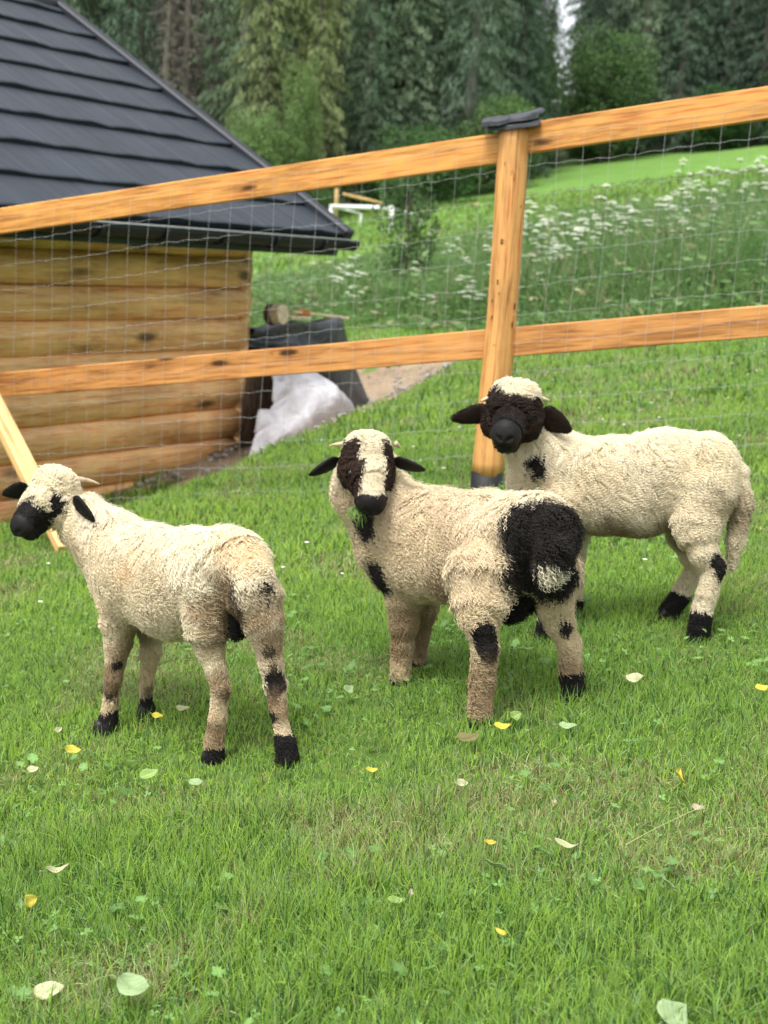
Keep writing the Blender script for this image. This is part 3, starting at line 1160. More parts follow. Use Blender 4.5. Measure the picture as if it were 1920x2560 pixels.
def spruce(seed, H=18.0, R=2.7, bare=1.6, dens=1.0, dead=False, leafmat='spruce_mid', barkmat='trunk', ragged=0.25):
    """trunk mesh and crown mesh of one spruce"""
    g = np.random.default_rng(seed)
    tr = trunk_mesh(H, 0.018 * H, seed)
    cents, axs, wds = [], [], []
    z = bare
    while z < H * 0.985:
        t = (z - bare) / (H - bare)
        Rz = R * (1 - t) ** 0.75 * (0.8 + 0.2 * min(1, t * 6 + 0.4))
        nb = max(4, int(round(8 * (1 - 0.4 * t))))
        a0 = g.uniform(0, 6.28)
        for b_ in range(nb):
            a = a0 + 6.283 * b_ / nb + g.normal() * 0.25
            L = Rz * g.uniform(1 - ragged * 2, 1.1)
            if L < 0.15:
                continue
            d = np.array([math.cos(a), math.sin(a), 0])
            side = np.array([-d[1], d[0], 0])
            ns_ = max(3, int(L / 0.20))
            s = np.linspace(0.15, 1, ns_)
            zz = z + 0.10 * L * s - 0.42 * L * s ** 2 + 0.12 * L * np.maximum(0, s - 0.75) * 2
            P = np.outer(s * L, d)
            P[:, 2] = zz
            # branch wood itself as thin twigs
            if dead or z < bare + 2.5:
                tr.tube([(0, 0, z)] + [tuple(P[i]) for i in (ns_ // 2, ns_ - 1)], [0.03, 0.018, 0.006], 4, False)
            k = int(ns_ * (7.5 if not dead else 4.0) * dens)
            if dead and g.random() < 0.35:
                k = 0
            if k == 0:
                continue
            idx = g.integers(0, ns_, k)
            w_span = 0.30 * L * (1 - 0.6 * s[idx]) * g.uniform(-1, 1, k)
            c = P[idx] + np.outer(w_span, side) + g.normal(0, 0.05, (k, 3))
            c[:, 2] -= g.uniform(0.0, 0.26, k)
            ln = g.uniform(0.08, 0.22, k) * (0.7 if dead else 1)
            axv = np.outer(g.uniform(0.1, 0.8, k), d) + np.outer(g.normal(0, 0.5, k), side)
            axv[:, 2] -= g.uniform(0.4, 1.3, k)
            axv = norm(axv) * ln[:, None]
            wv = norm(np.cross(axv, g.normal(size=(k, 3)))) * (g.uniform(0.014, 0.034, k) * (0.35 if dead else 1.25))[:, None]
            cents.append(c); axs.append(axv); wds.append(wv)
        z += g.uniform(0.30, 0.46) * (0.8 + 0.6 * (1 - t)) * (1.0 if not dead else 1.2)
    V, F = quads(np.concatenate(cents), np.concatenate(axs), np.concatenate(wds))
    cr = mesh_np('crown', V, F)
    cr.materials.append(M[leafmat])
    tm = mesh_np('trunk', np.array([tuple(v) for v in tr.V]), tr.F, True)
    tm.materials.append(M[barkmat])
    return tm, cr


def broadleaf(seed, H, R, n, leafmat, trunk_r=0.05, base=0.25, leaf=0.11, lobes=9, barkmat='trunk'):
    g = np.random.default_rng(seed)
    mb = trunk_mesh(H * 0.8, trunk_r, seed, 0.05, 7)
    lc = []
    for i in range(lobes):
        t = base + (0.92 - base) * (i + 0.5) / lobes
        a = i * 2.4 + g.uniform(-.4, .4)
        rad = R * (0.62 * math.sin(PI * min(1, max(0.08, (t - base * 0.5) / (1.05 - base * 0.5)))) ** 0.7) * g.uniform(0.55, 1.0)
        c = np.array([rad * math.cos(a), rad * math.sin(a), H * t])
        lc.append((c, R * g.uniform(0.34, 0.52)))
        mb.tube([(0, 0, H * max(0.05, t - 0.25)), tuple(c * np.array([.5, .5, 0]) + np.array([0, 0, H * (t - 0.08)])), tuple(c)], [trunk_r * 0.45, trunk_r * 0.3, trunk_r * 0.1], 5, False)
    cents = []
    for c, rr in lc:
        k = n // lobes
        d = norm(g.normal(size=(k, 3)))
        rad = rr * g.uniform(0.35, 1.08, k) ** 0.6
        p = c + d * rad[:, None]
        p += (vnoise(p, 2.2, seed)[:, None] - 0.5) * 0.35 * rr
        cents.append(p)
    c = np.concatenate(cents)
    c = c[(vnoise(c, 2.5 / max(0.5, R), seed + 3) > 0.28)]
    k = len(c)
    axv = g.normal(size=(k, 3)); axv[:, 2] -= 0.5
    axv = norm(axv) * (leaf * g.uniform(0.6, 1.2, k))[:, None]
    wv = norm(np.cross(axv, g.normal(size=(k, 3)))) * (leaf * 0.5 * g.uniform(0.6, 1.1, k))[:, None]
    V, F = quads(c, axv, wv)
    cr = mesh_np('crown', V, F)
    cr.materials.append(M[leafmat])
    tm = mesh_np('trunk', np.array([tuple(v) for v in mb.V]), mb.F, True)
    tm.materials.append(M[barkmat])
    return tm, cr


def place_tree(kind, meshes, u, y, scale, rz, label, cat, group, sink=0.0):
    x = u * y
    t = empty(kind, (x, y, T(x, y) - sink), label, cat, group)
    t.rotation_euler = (0, 0, rz)
    t.scale = (scale[0], scale[0], scale[1])
    for nm, me in (('trunk', meshes[0]), ('crown', meshes[1])):
        link(nm, me, t)
    return t


SP = {
    'dark': [spruce(21, 18, 2.9, 0.5, 1.0, False, 'spruce_dark'), spruce(22, 20, 3.2, 1.2, 1.0, False, 'spruce_dark', 'trunk_pale')],
    'mid': [spruce(31, 17, 2.8, 0.3, 1.0, False, 'spruce_mid'), spruce(32, 20, 3.0, 0.9, 1.0, False, 'spruce_mid', 'trunk_pale')],
    'yellow': [spruce(41, 15, 2.5, 0.5, 1.0, False, 'spruce_yellow')],
    'dead': [spruce(51, 17, 2.2, 1.0, 0.9, True, 'dead_twigs', 'trunk_pale', 0.35), spruce(52, 15, 1.9, 2.0, 0.9, True, 'dead_twigs', 'trunk', 0.4)],
}
LAB = {
    'dark': ('tall dark green spruce in the shaded wood beyond the meadow', 'dark spruces in the wood'),
    'mid': ('tall mid green drooping spruce at the edge of the wood', 'green spruces in the wood'),
    'yellow': ('yellowish green spruce with drooping twigs at the edge of the wood', 'yellowish spruces in the wood'),
    'dead': ('bare grey brown dead spruce standing above the dark hut roof', 'dead spruces above the hut roof'),
}
g = np.random.default_rng(77)


def edge_y(u):
    """distance of the edge of the wood in the direction u = x / y"""
    return np.interp(u, [-0.35, -0.20, -0.05, 0.06, 0.10, 0.25, 0.40], [44, 45, 46, 53, 68, 63, 62])


def zone_kind(u, row):
    q = g.random()
    if -0.20 < u < -0.125:
        return 'dead' if (q < 0.7 and row < 3) else 'dark'
    if u <= -0.20:
        return 'mid' if q < 0.6 else 'yellow'
    if u < -0.045:
        return 'yellow' if (q < 0.55 and row < 2) else 'mid'
    if u < 0.06:
        return 'mid' if (q < 0.72 and row < 2) else 'dark'
    return 'dark' if q < 0.82 else 'mid'


trees = 0
for row, (off, step) in enumerate(((0.0, 0.026), (2.6, 0.024), (6.0, 0.024), (11.0, 0.026), (18.0, 0.026), (28.0, 0.026))):
    u = -0.40 + 0.011 * row
    while u < 0.42:
        uu = u + g.uniform(-0.008, 0.008)
        y = edge_y(uu) + off + g.uniform(-1.2, 1.6)
        u += step
        k = zone_kind(uu, row)
        me = SP[k][int(g.integers(0, len(SP[k])))]
        s = g.uniform(0.52, 0.74) * (1 + 0.10 * row)
        sz = s * g.uniform(1.05, 1.35)
        if abs(uu - 0.097) < 0.020:                     # the gap where the sky shows through
            if row > 0 or abs(uu - 0.097) < 0.008:
                continue
            sz *= 0.55; s *= 0.7
        place_tree('spruce_tree', me, uu, y, (s, sz), g.uniform(0, 6.28), LAB[k][0], 'spruce', LAB[k][1])
        trees += 1

BL = {
    'bright': broadleaf(61, 4.6, 1.7, 13000, 'leaf_bright', 0.08, 0.18, 0.07, 16),
    'dark': broadleaf(62, 4.0, 1.9, 13000, 'leaf_dark', 0.09, 0.12, 0.075, 16),
    'low': broadleaf(63, 2.0, 1.5, 7000, 'leaf_dark', 0.05, 0.08, 0.07, 12),
    'feather': broadleaf(64, 1.55, 0.50, 2200, 'leaf_bright', 0.014, 0.22, 0.035, 12),
}
for (kind, u, y, sx, sz, lab) in (
        ('bright', 0.127, 63.0, 1.5, 1.15, 'rounded bright green broadleaf tree in front of the dark spruces, right of the fence post'),
        ('bright', -0.085, 44.0, 0.55, 0.75, 'slim bright green broadleaf tree just above the lower roof edge'),
        ('bright', -0.100, 43.5, 0.7, 0.75, 'low bright green broadleaf tree half hidden by the roof edge'),
        ('bright', -0.072, 44.5, 0.42, 1.05, 'tall narrow bright green broadleaf tree among the yellowish spruces'),
        ('dark', 0.075, 58.0, 0.9, 1.3, 'grey green broadleaf tree directly behind the slate capped post'),
        ('dark', 0.060, 49.0, 0.9, 0.7, 'dark round broadleaf tree left of the slate capped post at the wood edge'),
        ('dark', 0.205, 62.5, 1.0, 0.6, 'broad dark green broadleaf tree under the upper rail near the right border'),
        ('dark', 0.012, 45.6, 1.0, 0.55, 'dark bushy broadleaf tree behind the small white goal'),
        ('dark', 0.255, 61.5, 1.0, 0.7, 'dark green broadleaf tree at the right border of the wood')):
    place_tree('broadleaf_tree', BL[kind], u, y, (sx, sz), g.uniform(0, 6.28), lab, 'tree', None)
u = -0.33
while u < 0.36:
    uu = u + g.uniform(-0.006, 0.006)
    y = float(edge_y(uu)) - 1.0 + g.uniform(-0.6, 0.8)
    s = g.uniform(0.45, 0.95)
    place_tree('shrub', BL['low'], uu, y, (s, s * g.uniform(0.6, 1.1)), g.uniform(0, 6.28), 'low dark shrub along the foot of the wood', 'shrub', 'shrubs along the edge of the wood')
    u += 0.030
place_tree('young_tree', BL['feather'], 0.0035, 20.0, (1.05, 1.25), 1.0, 'slender young tree with feathery light green leaves in the tall weeds', 'young tree', None)

# ------------------------------------------------------------------ tall weeds on the bank, with white umbels
def weed_height(x, y):
    u = x / y
    h = np.interp(u, [-0.2, -0.10, -0.03, 0.03, 0.10, 0.3], [0.30, 0.32, 0.42, 0.62, 0.84, 1.08])
    return h


g = np.random.default_rng(5)
n = 46000
y = 15.0 + 11.0 * g.random(n) ** 1.1
u = g.uniform(-0.16, 0.33, n)
x = u * y
front = 15.3 + 1.3 * np.sin(x * 0.9 + 2) * 0.5 + np.interp(u, [-0.12, -0.02, 0.05, 0.25], [3.5, 2.0, 0.6, 0.0])
clump = fnoise(np.stack([x, y, 0 * x], 1), 0.9, 31)
keep = (y > front) & (g.random(n) < 0.35 + 1.1 * clump)
x, y, u, clump, front = x[keep], y[keep], u[keep], clump[keep], front[keep]
n = len(x)
ramp_in = np.clip((y - front) / 1.2, 0.25, 1)
H = weed_height(x, y) * g.uniform(0.45, 1.05, n) * (0.6 + 0.8 * clump) * ramp_in
K = 5
t = np.linspace(0, 1, K)
az = g.uniform(0, 6.283, n)
lean = g.uniform(0.05, 0.5, n)
P = np.zeros((n, K, 3))
P[:, :, 0] = x[:, None] + np.cos(az)[:, None] * lean[:, None] * H[:, None] * t ** 2
P[:, :, 1] = y[:, None] + np.sin(az)[:, None] * lean[:, None] * H[:, None] * t ** 2
P[:, :, 2] = terr(x, y)[:, None] - 0.03 + H[:, None] * (t - 0.12 * lean[:, None] * t ** 3)
R = (g.uniform(0.004, 0.011, n)[:, None]) * (1 - t ** 2 * 0.85)
q = np.clip(0.55 * fnoise(np.stack([x, y, 0 * x + 3], 1), 0.55, 12) + 0.45 * g.random(n), 0, 1)
ca, cb, cc = np.array([0.100, 0.195, 0.060]), np.array([0.21, 0.35, 0.115]), np.array([0.42, 0.40, 0.23])
col = ca + (cb - ca) * q[:, None]
dry = (g.random(n) < 0.10)
col[dry] = cc * g.uniform(0.7, 1.1, (dry.sum(), 1))
weeds = curves_obj('tall_weeds', P, R, col, M['grass'])
tag(weeds, 'rough tall weeds and grasses on the bank behind the fence', 'weeds', kind='stuff')

# side leaves of the weeds
nl = 30000
idx = g.integers(0, n, nl)
tt = g.uniform(0.15, 0.95, nl)
root = np.stack([np.interp(0, [0], [0]) + P[idx, 0, d] * (1 - tt) + P[idx, -1, d] * tt for d in range(3)], 1)
ax = g.normal(size=(nl, 3)); ax[:, 2] = np.abs(ax[:, 2]) * 0.3 - 0.1
ax = norm(ax) * g.uniform(0.035, 0.09, nl)[:, None]
wv = norm(np.cross(ax, g.normal(size=(nl, 3)))) * g.uniform(0.012, 0.03, nl)[:, None]
V, F = quads(root + ax, ax, wv)
lm = mesh_np('weed_leaves', V, F)
color_attr(lm, np.repeat(np.clip(col[idx] * g.uniform(0.75, 1.3, (nl, 1)), 0, 1), 4, axis=0))
o = link('weed_leaves', lm, None, M['grass'])
tag(o, 'leaves of the tall weeds on the bank', 'weeds', kind='stuff')

# white umbels: one plant mesh, many plants
M['petal'] = mat_plain('petal', (0.72, 0.74, 0.62), 0.8, 0.1, 0.15, 40)
M['stem'] = mat_plain('stem', (0.10, 0.19, 0.05), 0.7, 0.2, 0.3, 20)


def umbel_meshes(seed, H, nh):
    r = random.Random(seed)
    st, fl = MB(), MB()
    st.tube([(0, 0, -0.05), (0.01, 0, H * 0.5), (0.0, 0.01, H * 0.8)], [0.006, 0.005, 0.004], 5, False)
    for i in range(nh):
        a = i * 2.4
        rr = 0.0 if i == 0 else r.uniform(0.05, 0.16)
        top = Vector((rr * math.cos(a), rr * math.sin(a), H * (1.0 if i == 0 else r.uniform(0.82, 1.0))))
        st.tube([(0, 0, H * 0.62), top], [0.004, 0.002], 4, False)
        R0 = r.uniform(0.035, 0.062)
        for j in range(13):
            q = 0 if j == 0 else R0 * (0.55 if j < 5 else 1.0)
            b_ = j * 2.399
            c = top + Vector((q * math.cos(b_), q * math.sin(b_), 0.035 - 6 * q * q + r.uniform(-.004, .004)))
            st.tube([top, c], [0.0012, 0.001], 3, False)
            s = r.uniform(0.010, 0.015)
            n_ = 6
            fl.add([c + Vector((0, 0, 0.006))] + [c + Vector((s * math.cos(k * 1.047), s * math.sin(k * 1.047), 0)) for k in range(n_)] + [c - Vector((0, 0, 0.003))],
                   [(0, 1 + k, 1 + (k + 1) % n_) for k in range(n_)] + [(7, 1 + (k + 1) % n_, 1 + k) for k in range(n_)])
    a = mesh_np('stem', np.array([tuple(v) for v in st.V]), st.F)
    a.materials.append(M['stem'])
    b_ = mesh_np('flower_head', np.array([tuple(v) for v in fl.V]), fl.F)
    b_.materials.append(M['petal'])
    return a, b_


um = [umbel_meshes(s, 1.0, nh) for s, nh in ((1, 3), (2, 5), (3, 4))]
# direction x / y, slope z / y of the flower head, and distance
spots = [(0.1327,0.0493,17), (0.0848,0.0360,18), (0.0949,0.0252,18), (0.1114,0.0293,18.5), (0.1208,0.0269,18), (0.1183,0.0207,17), (0.1292,0.0190,17), (0.0956,0.0162,18), (0.0998,0.0104,18), (0.1040,0.0077,17), (0.0934,0.0055,18), (0.0999,0.0013,17.5), (0.0896,-0.0039,18), (0.0976,-0.0080,17), (0.0922,-0.0175,17), (0.1086,-0.0103,17), (0.1857,0.0699,20), (0.1968,0.0653,20), (0.2190,0.0720,22), (0.2340,0.0744,22), (0.2315,0.0692,21), (0.2137,0.0642,21), (0.1900,0.0568,19), (0.1856,0.0550,19.5), (0.2084,0.0564,20), (0.2236,0.0574,20), (0.2372,0.0583,20), (0.2028,0.0516,19), (0.2392,0.0404,18), (0.2289,0.0368,18), (0.2200,0.0332,18), (0.2356,0.0312,17.5), (0.1887,0.0085,17), (0.1696,0.0149,17), (0.1479,0.0165,18), (-0.0397,-0.0121,18), (-0.0338,-0.0072,18), (-0.0379,-0.0166,18), (-0.0302,-0.0161,17.5), (-0.0295,-0.0008,19), (-0.0312,-0.0254,17), (-0.0423,-0.0199,18), (0.0110,-0.0074,18), (0.0217,-0.0281,16), (0.0425,-0.0145,17), (0.0488,-0.0172,17), (0.0478,-0.0234,16.5), (0.0446,-0.0022,18), (0.0361,0.0094,19), (0.0636,0.0127,18), (0.0741,0.0164,18), (0.0778,0.0272,19), (0.0006,0.0102,20), (0.0188,0.0144,20), (0.0286,0.0059,19), (0.1404,0.0312,18), (0.1490,0.0377,19), (0.1728,0.0452,19), (0.1770,0.0335,18.5), (0.1621,0.0295,18), (0.2054,0.0262,18), (0.2100,0.0416,19)]
r = random.Random(9)
for i in range(34):
    y = r.uniform(16.0, 22)
    u_ = r.uniform(0.06, 0.26)
    spots.append((u_, (T(u_ * y, y) + float(weed_height(u_ * y, y)) * r.uniform(0.85, 1.2)) / y, y))
for i, (u_, v_, y) in enumerate(spots):
    x = u_ * y
    gz = T(x, y)
    h = min(1.45, max(0.30, v_ * y - gz))
    t = empty('umbel_plant', (x, y, gz), 'white umbel flower standing in the tall weeds behind the fence', 'wildflower', 'white umbels in the tall weeds')
    s = r.uniform(0.8, 1.25) * (0.65 if u_ < 0.045 else 1.0)
    t.scale = (s, s, h)
    t.rotation_euler = (r.uniform(-.05, .05), r.uniform(-.05, .05), r.uniform(0, 6.28))
    a, b_ = um[i % 3]
    link('stem', a, t)
    link('flower_head', b_, t)['kind'] = 'stuff'


# ------------------------------------------------------------------ the three lambs
def surface_nets(Fd, org, h):
    nx, ny, nz = Fd.shape
    S = Fd < 0
    cnt = np.zeros((nx - 1, ny - 1, nz - 1), dtype=np.int8)
    for a in (0, 1):
        for b in (0, 1):
            for c in (0, 1):
                cnt += S[a:nx - 1 + a, b:ny - 1 + b, c:nz - 1 + c]
    act = (cnt > 0) & (cnt < 8)
    I = np.argwhere(act)
    idx = -np.ones(act.shape, dtype=np.int64)
    idx[act] = np.arange(len(I))
    acc = np.zeros((len(I), 3)); num = np.zeros(len(I))
    cor = [(a, b, c) for a in (0, 1) for b in (0, 1) for c in (0, 1)]
    for p in cor:
        for ax in range(3):
            if p[ax] == 0:
                q = list(p); q[ax] = 1
                f0 = Fd[I[:, 0] + p[0], I[:, 1] + p[1], I[:, 2] + p[2]]
                f1 = Fd[I[:, 0] + q[0], I[:, 1] + q[1], I[:, 2] + q[2]]
                m_ = (f0 < 0) != (f1 < 0)
                t = np.where(m_, f0 / np.where(m_, f0 - f1, 1), 0)
                pt = np.tile(np.array(p, dtype=float), (len(I), 1))
                pt[:, ax] += t
                acc[m_] += pt[m_]; num[m_] += 1
    V = (I + acc / num[:, None]) * h + org
    F = []
    for ax in range(3):
        a, b = [(1, 2), (2, 0), (0, 1)][ax]
        sl0 = [slice(None)] * 3; sl1 = [slice(None)] * 3
        sl0[ax] = slice(0, -1); sl1[ax] = slice(1, None)
        s0, s1 = S[tuple(sl0)], S[tuple(sl1)]
        for sign in (0, 1):
            E = np.argwhere((s0 & ~s1) if sign == 0 else (~s0 & s1))
            E = E[(E[:, a] > 0) & (E[:, b] > 0) & (E[:, a] < Fd.shape[a] - 1) & (E[:, b] < Fd.shape[b] - 1)]
            q = []
            for (da, db) in ((-1, -1), (0, -1), (0, 0), (-1, 0)):
                e = E.copy(); e[:, a] += da; e[:, b] += db
                q.append(idx[e[:, 0], e[:, 1], e[:, 2]])
            q = np.stack(q, 1)
            if sign == 1:
                q = q[:, ::-1]
            F.append(q[(q >= 0).all(1)])
    return V, np.concatenate(F)


def cone_dist(P, A, B):
    a, b = np.array(A[:3]), np.array(B[:3])
    d = b - a
    t = np.clip(((P - a) @ d) / max(d @ d, 1e-9), 0, 1)
    return np.linalg.norm(P - (a + t[..., None] * d), axis=-1) - (A[3] + (B[3] - A[3]) * t)


def ear_dist(P, base, tip, hw_, nrm):
    hw_ = hw_ * 1.2
    base, tip = np.array(base), np.array(tip)
    d = tip - base
    L = np.linalg.norm(d); d = d / L
    n = nrm - d * (nrm @ d); n /= np.linalg.norm(n)
    w = np.cross(n, d)
    c = base + d * L * 0.52
    q = np.stack([(P - c) @ d / (L * 0.56), (P - c) @ w / hw_, (P - c) @ n / 0.0085], -1)
    # pointed towards the tip
    q[..., 1] = q[..., 1] * (1 + 0.45 * np.clip(q[..., 0], -0.6, 1))
    k0 = np.linalg.norm(q, axis=-1)
    k1 = np.linalg.norm(q / np.array([L * 0.56, hw_, 0.0085]), axis=-1)
    return k0 * (k0 - 1) / np.maximum(k1, 1e-6)


def head_prims(hs, mz=1.0):
    s = hs
    def p(x, y, z, r):
        return (x * s, y * s, z * s, r * s)
    return [
        ('head', p(-0.012, 0, 0.002, 0.050), p(0.050, 0, 0.000, 0.046)),
        ('head', p(-0.012, -0.016, 0.026, 0.036), p(-0.012, 0.016, 0.026, 0.036)),
        ('head', p(0.012, -0.024, -0.006, 0.038), p(0.012, 0.024, -0.006, 0.038)),
        ('head', p(0.030, -0.030, -0.024, 0.031), p(0.030, 0.030, -0.024, 0.031)),
        ('face', p(0.050, 0, 0.004, 0.041), p(0.116, 0, 0.000, 0.0300 * mz)),
        ('face', p(0.012, 0, -0.032, 0.039), p(0.108, 0, -0.030, 0.020 * mz)),
        ('face', p(0.040, -0.024, 0.018, 0.021), p(0.040, 0.024, 0.018, 0.021)),
        ('muzzle', p(0.122, -0.011 * mz, -0.005, 0.0205 * mz), p(0.122, 0.011 * mz, -0.005, 0.0205 * mz)),
        ('muzzle', p(0.136, -0.007 * mz, -0.007, 0.0150 * mz), p(0.136, 0.007 * mz, -0.007, 0.0150 * mz)),
        ('muzzle', p(0.116, -0.007 * mz, -0.034, 0.0165 * mz), p(0.116, 0.007 * mz, -0.034, 0.0165 * mz)),
    ]


BLACK = np.array([0.0125, 0.011, 0.0105])
BROWN_BLACK = np.array([0.036, 0.020, 0.013])
CREAM = np.array([0.80, 0.725, 0.560])
TAN = np.array([0.57, 0.45, 0.28])
DIRT = np.array([0.26, 0.18, 0.10])
ORANGE = np.array([0.66, 0.40, 0.17])


class Lamb:
    def __init__(s, spec, kind):
        s.spec, s.kind = spec, kind
        hf = np.array([*spec['head_forward'], 0.0]); hf /= np.linalg.norm(hf)
        p = math.radians(spec['head_pitch'])
        f = hf * math.cos(p) + np.array([0, 0, -math.sin(p)])
        l = np.array([-hf[1], hf[0], 0])
        u = np.cross(f, l)
        s.H = np.stack([f, l, u], 1)                    # columns
        s.hc = np.array(spec['head'])
        s.hs = spec['head_scale']
        s.prims = []
        s.mz = spec.get('muzzle', 1.0)
        for lab, ch in spec['chains']:
            for a, b in zip(ch[:-1], ch[1:]):
                s.prims.append((lab, a, b))
        for lab, a, b in head_prims(s.hs, s.mz):
            A = s.hc + s.H @ np.array(a[:3]); B = s.hc + s.H @ np.array(b[:3])
            s.prims.append((lab, (*A, a[3]), (*B, b[3])))
        s.ears = spec['ears']
        thin = {'L': {'tail': -0.006, 'body': -0.007, 'thigh': -0.008, 'leg': -0.003, 'shank': -0.0015}, 'M': {'body': -0.006, 'thigh': -0.008, 'leg': -0.002}, 'R': {'body': -0.004, 'thigh': -0.006, 'leg': -0.002, 'tail': -0.006}}[kind]
        s.prims = [(l, (*a[:3], max(0.008, a[3] + thin.get(l, 0))), (*b[:3], max(0.008, b[3] + thin.get(l, 0)))) for l, a, b in s.prims]

    def head_local(s, P):
        return ((P - s.hc) @ s.H) / s.hs

    def field(s, h):
        pts = np.array([q[:3] for _, a, b in s.prims for q in (a, b)] + [t for e in s.ears for t in e[:2]])
        lo, hi = pts.min(0) - 0.16, pts.max(0) + 0.16
        n = np.ceil((hi - lo) / h).astype(int) + 1
        Fd = np.full(n, 0.2, dtype=np.float32)
        axs = [lo[i] + h * np.arange(n[i]) for i in range(3)]

        def apply(fn, blo, bhi, k):
            i0 = np.maximum(0, ((blo - lo) / h).astype(int)); i1 = np.minimum(n, ((bhi - lo) / h).astype(int) + 2)
            G = np.stack(np.meshgrid(*[axs[d][i0[d]:i1[d]] for d in range(3)], indexing='ij'), -1)
            D = fn(G).astype(np.float32)
            sl = tuple(slice(i0[d], i1[d]) for d in range(3))
            A = Fd[sl]
            hh = np.clip(0.5 + 0.5 * (A - D) / k, 0, 1)
            Fd[sl] = A * (1 - hh) + D * hh - k * hh * (1 - hh)
        K = {'body': 0.045, 'neck': 0.045, 'thigh': 0.035, 'leg': 0.018, 'shank': 0.010, 'foot': 0.010, 'tail': 0.014, 'groin': 0.015, 'head': 0.02, 'face': 0.016, 'muzzle': 0.013}
        for lab, a, b in s.prims:
            A, B = np.array(a[:3]), np.array(b[:3])
            rr = max(a[3], b[3]) + 0.07
            apply(lambda G, a=a, b=b: cone_dist(G, a, b), np.minimum(A, B) - rr, np.maximum(A, B) + rr, K[lab])
        for base, tip, hw_ in s.ears:
            A, B = np.array(base), np.array(tip)
            apply(lambda G: ear_dist(G, base, tip, hw_, s.H[:, 0]), np.minimum(A, B) - 0.06, np.maximum(A, B) + 0.06, 0.008)
        # eye sockets, nostrils, mouth line pressed in
        def carve(c_loc, r, k):
            c = s.hc + s.H @ (np.array(c_loc) * s.hs)
            rr = r * s.hs
            i0 = np.maximum(0, ((c - rr * 2.5 - lo) / h).astype(int)); i1 = np.minimum(n, ((c + rr * 2.5 - lo) / h).astype(int) + 2)
            G = np.stack(np.meshgrid(*[axs[d][i0[d]:i1[d]] for d in range(3)], indexing='ij'), -1)
            D = -(np.linalg.norm(G - c, axis=-1) - rr)
            sl = tuple(slice(i0[d], i1[d]) for d in range(3))
            Fd[sl] = np.maximum(Fd[sl], D.astype(np.float32))
        for sy in (-1, 1):
            carve((0.136 + 0.0165 * s.mz, 0.0095 * s.mz * sy, -0.003), 0.0075, 0)
            carve((0.134 + 0.0155 * s.mz, 0.0150 * s.mz * sy, 0.001), 0.0065, 0)
            for q_ in range(4):
                carve((0.134 + 0.010 * s.mz - 0.006 * q_, (0.003 + 0.0075 * q_) * sy * s.mz, -0.0235), 0.0046, 0)
        return Fd, lo

    def labels(s, P):
        best = np.full(len(P), 9.0); lab = np.full(len(P), '', dtype='<U8')
        for l, a, b in s.prims:
            d = cone_dist(P, a, b)
            m_ = d < best
            best[m_] = d[m_]; lab[m_] = l
        for base, tip, hw_ in s.ears:
            d = ear_dist(P, base, tip, hw_, s.H[:, 0]) - 0.001
            m_ = d < best
            best[m_] = d[m_]; lab[m_] = 'ear'
        return lab

    def colors(s, P, lab, under=False):
        n = len(P)
        nz = fnoise(P, 22.0, 3); n2 = fnoise(P, 90.0, 8); n3 = fnoise(P, 7.0, 5)
        c = CREAM * (0.86 + 0.26 * n2[:, None]) * np.array([1, 1, 1])
        c = c * (1 - 0.25 * np.clip(n3 - 0.45, 0, 1)[:, None] * np.array([0.3, 0.7, 1.6]))
        # soil and side shading put into the flank colour, back left paler
        flank_soil_shade = np.clip((s.spec['back_z'] - P[:, 2]) / 0.10 + (n3 - 0.5) * 1.2, 0, 1) * s.spec['soil_shade'] * (0.6 + 0.8 * nz)
        flank_soil_shade = np.clip(np.where(np.isin(lab, ['head', 'face', 'muzzle', 'ear']), 0.35 * s.spec['soil_shade'], flank_soil_shade), 0, 0.9)[:, None]
        c = c * (1 - flank_soil_shade) + np.array([0.62, 0.495, 0.325]) * (0.8 + 0.4 * n2[:, None]) * flank_soil_shade
        # soiled lower parts
        zt = s.spec.get('tan_z', 0.30)
        low = np.clip((zt - P[:, 2]) / 0.14 + (nz - 0.5) * 1.3 + (n2 - 0.5) * 0.8, 0, 1)
        low = np.where(np.isin(lab, ['leg', 'shank', 'thigh', 'groin', 'foot', 'body']), low, 0) * s.spec.get('tan', 0.85)
        c = c * (1 - low[:, None]) + TAN * (0.8 + 0.5 * n2[:, None]) * low[:, None]

        mud = np.clip((vnoise(P, 45.0, 61) - 0.60) * 5, 0, 1) * np.clip((0.20 - P[:, 2]) / 0.08, 0, 1) * (0.75 if s.kind == 'L' else 0.4)
        mud = np.where(np.isin(lab, ['leg', 'shank', 'foot']), mud, 0)[:, None]
        c = c * (1 - mud) + np.array([0.09, 0.06, 0.035]) * mud

        def paint(mask, colr):
            nonlocal c
            mk = np.clip(mask, 0, 1)[:, None]
            c = c * (1 - mk) + colr * mk
        wob_ = (nz - 0.5) * 0.9 + (n2 - 0.5) * 0.5
        for (k, x, y, z, r) in s.spec['patches']:
            d = np.linalg.norm(P - np.array([x, y, z]), axis=1) / r
            if k == 'k':
                paint((0.96 - d + wob_ * 0.35) * 9 + 0.5, BLACK * 1.15 + np.outer(n2, [0.010, 0.006, 0.004]))
            elif k == 'w':
                paint((1.0 - d + wob_ * 0.4) * 7 + 0.3, CREAM * 0.9)
            elif k == 'b':
                paint(np.clip(1.25 - d + wob_ * 0.9, 0, 0.8), DIRT * (0.8 + 0.5 * n2[:, None]))
            elif k == 'o':
                paint(np.clip(1.1 - d + wob_, 0, 0.38), ORANGE)
        blk = BLACK * (0.8 + 0.6 * n2[:, None])
        brn = BROWN_BLACK * (0.55 + 0.9 * n2[:, None])
        foot = np.isin(lab, ['foot'])
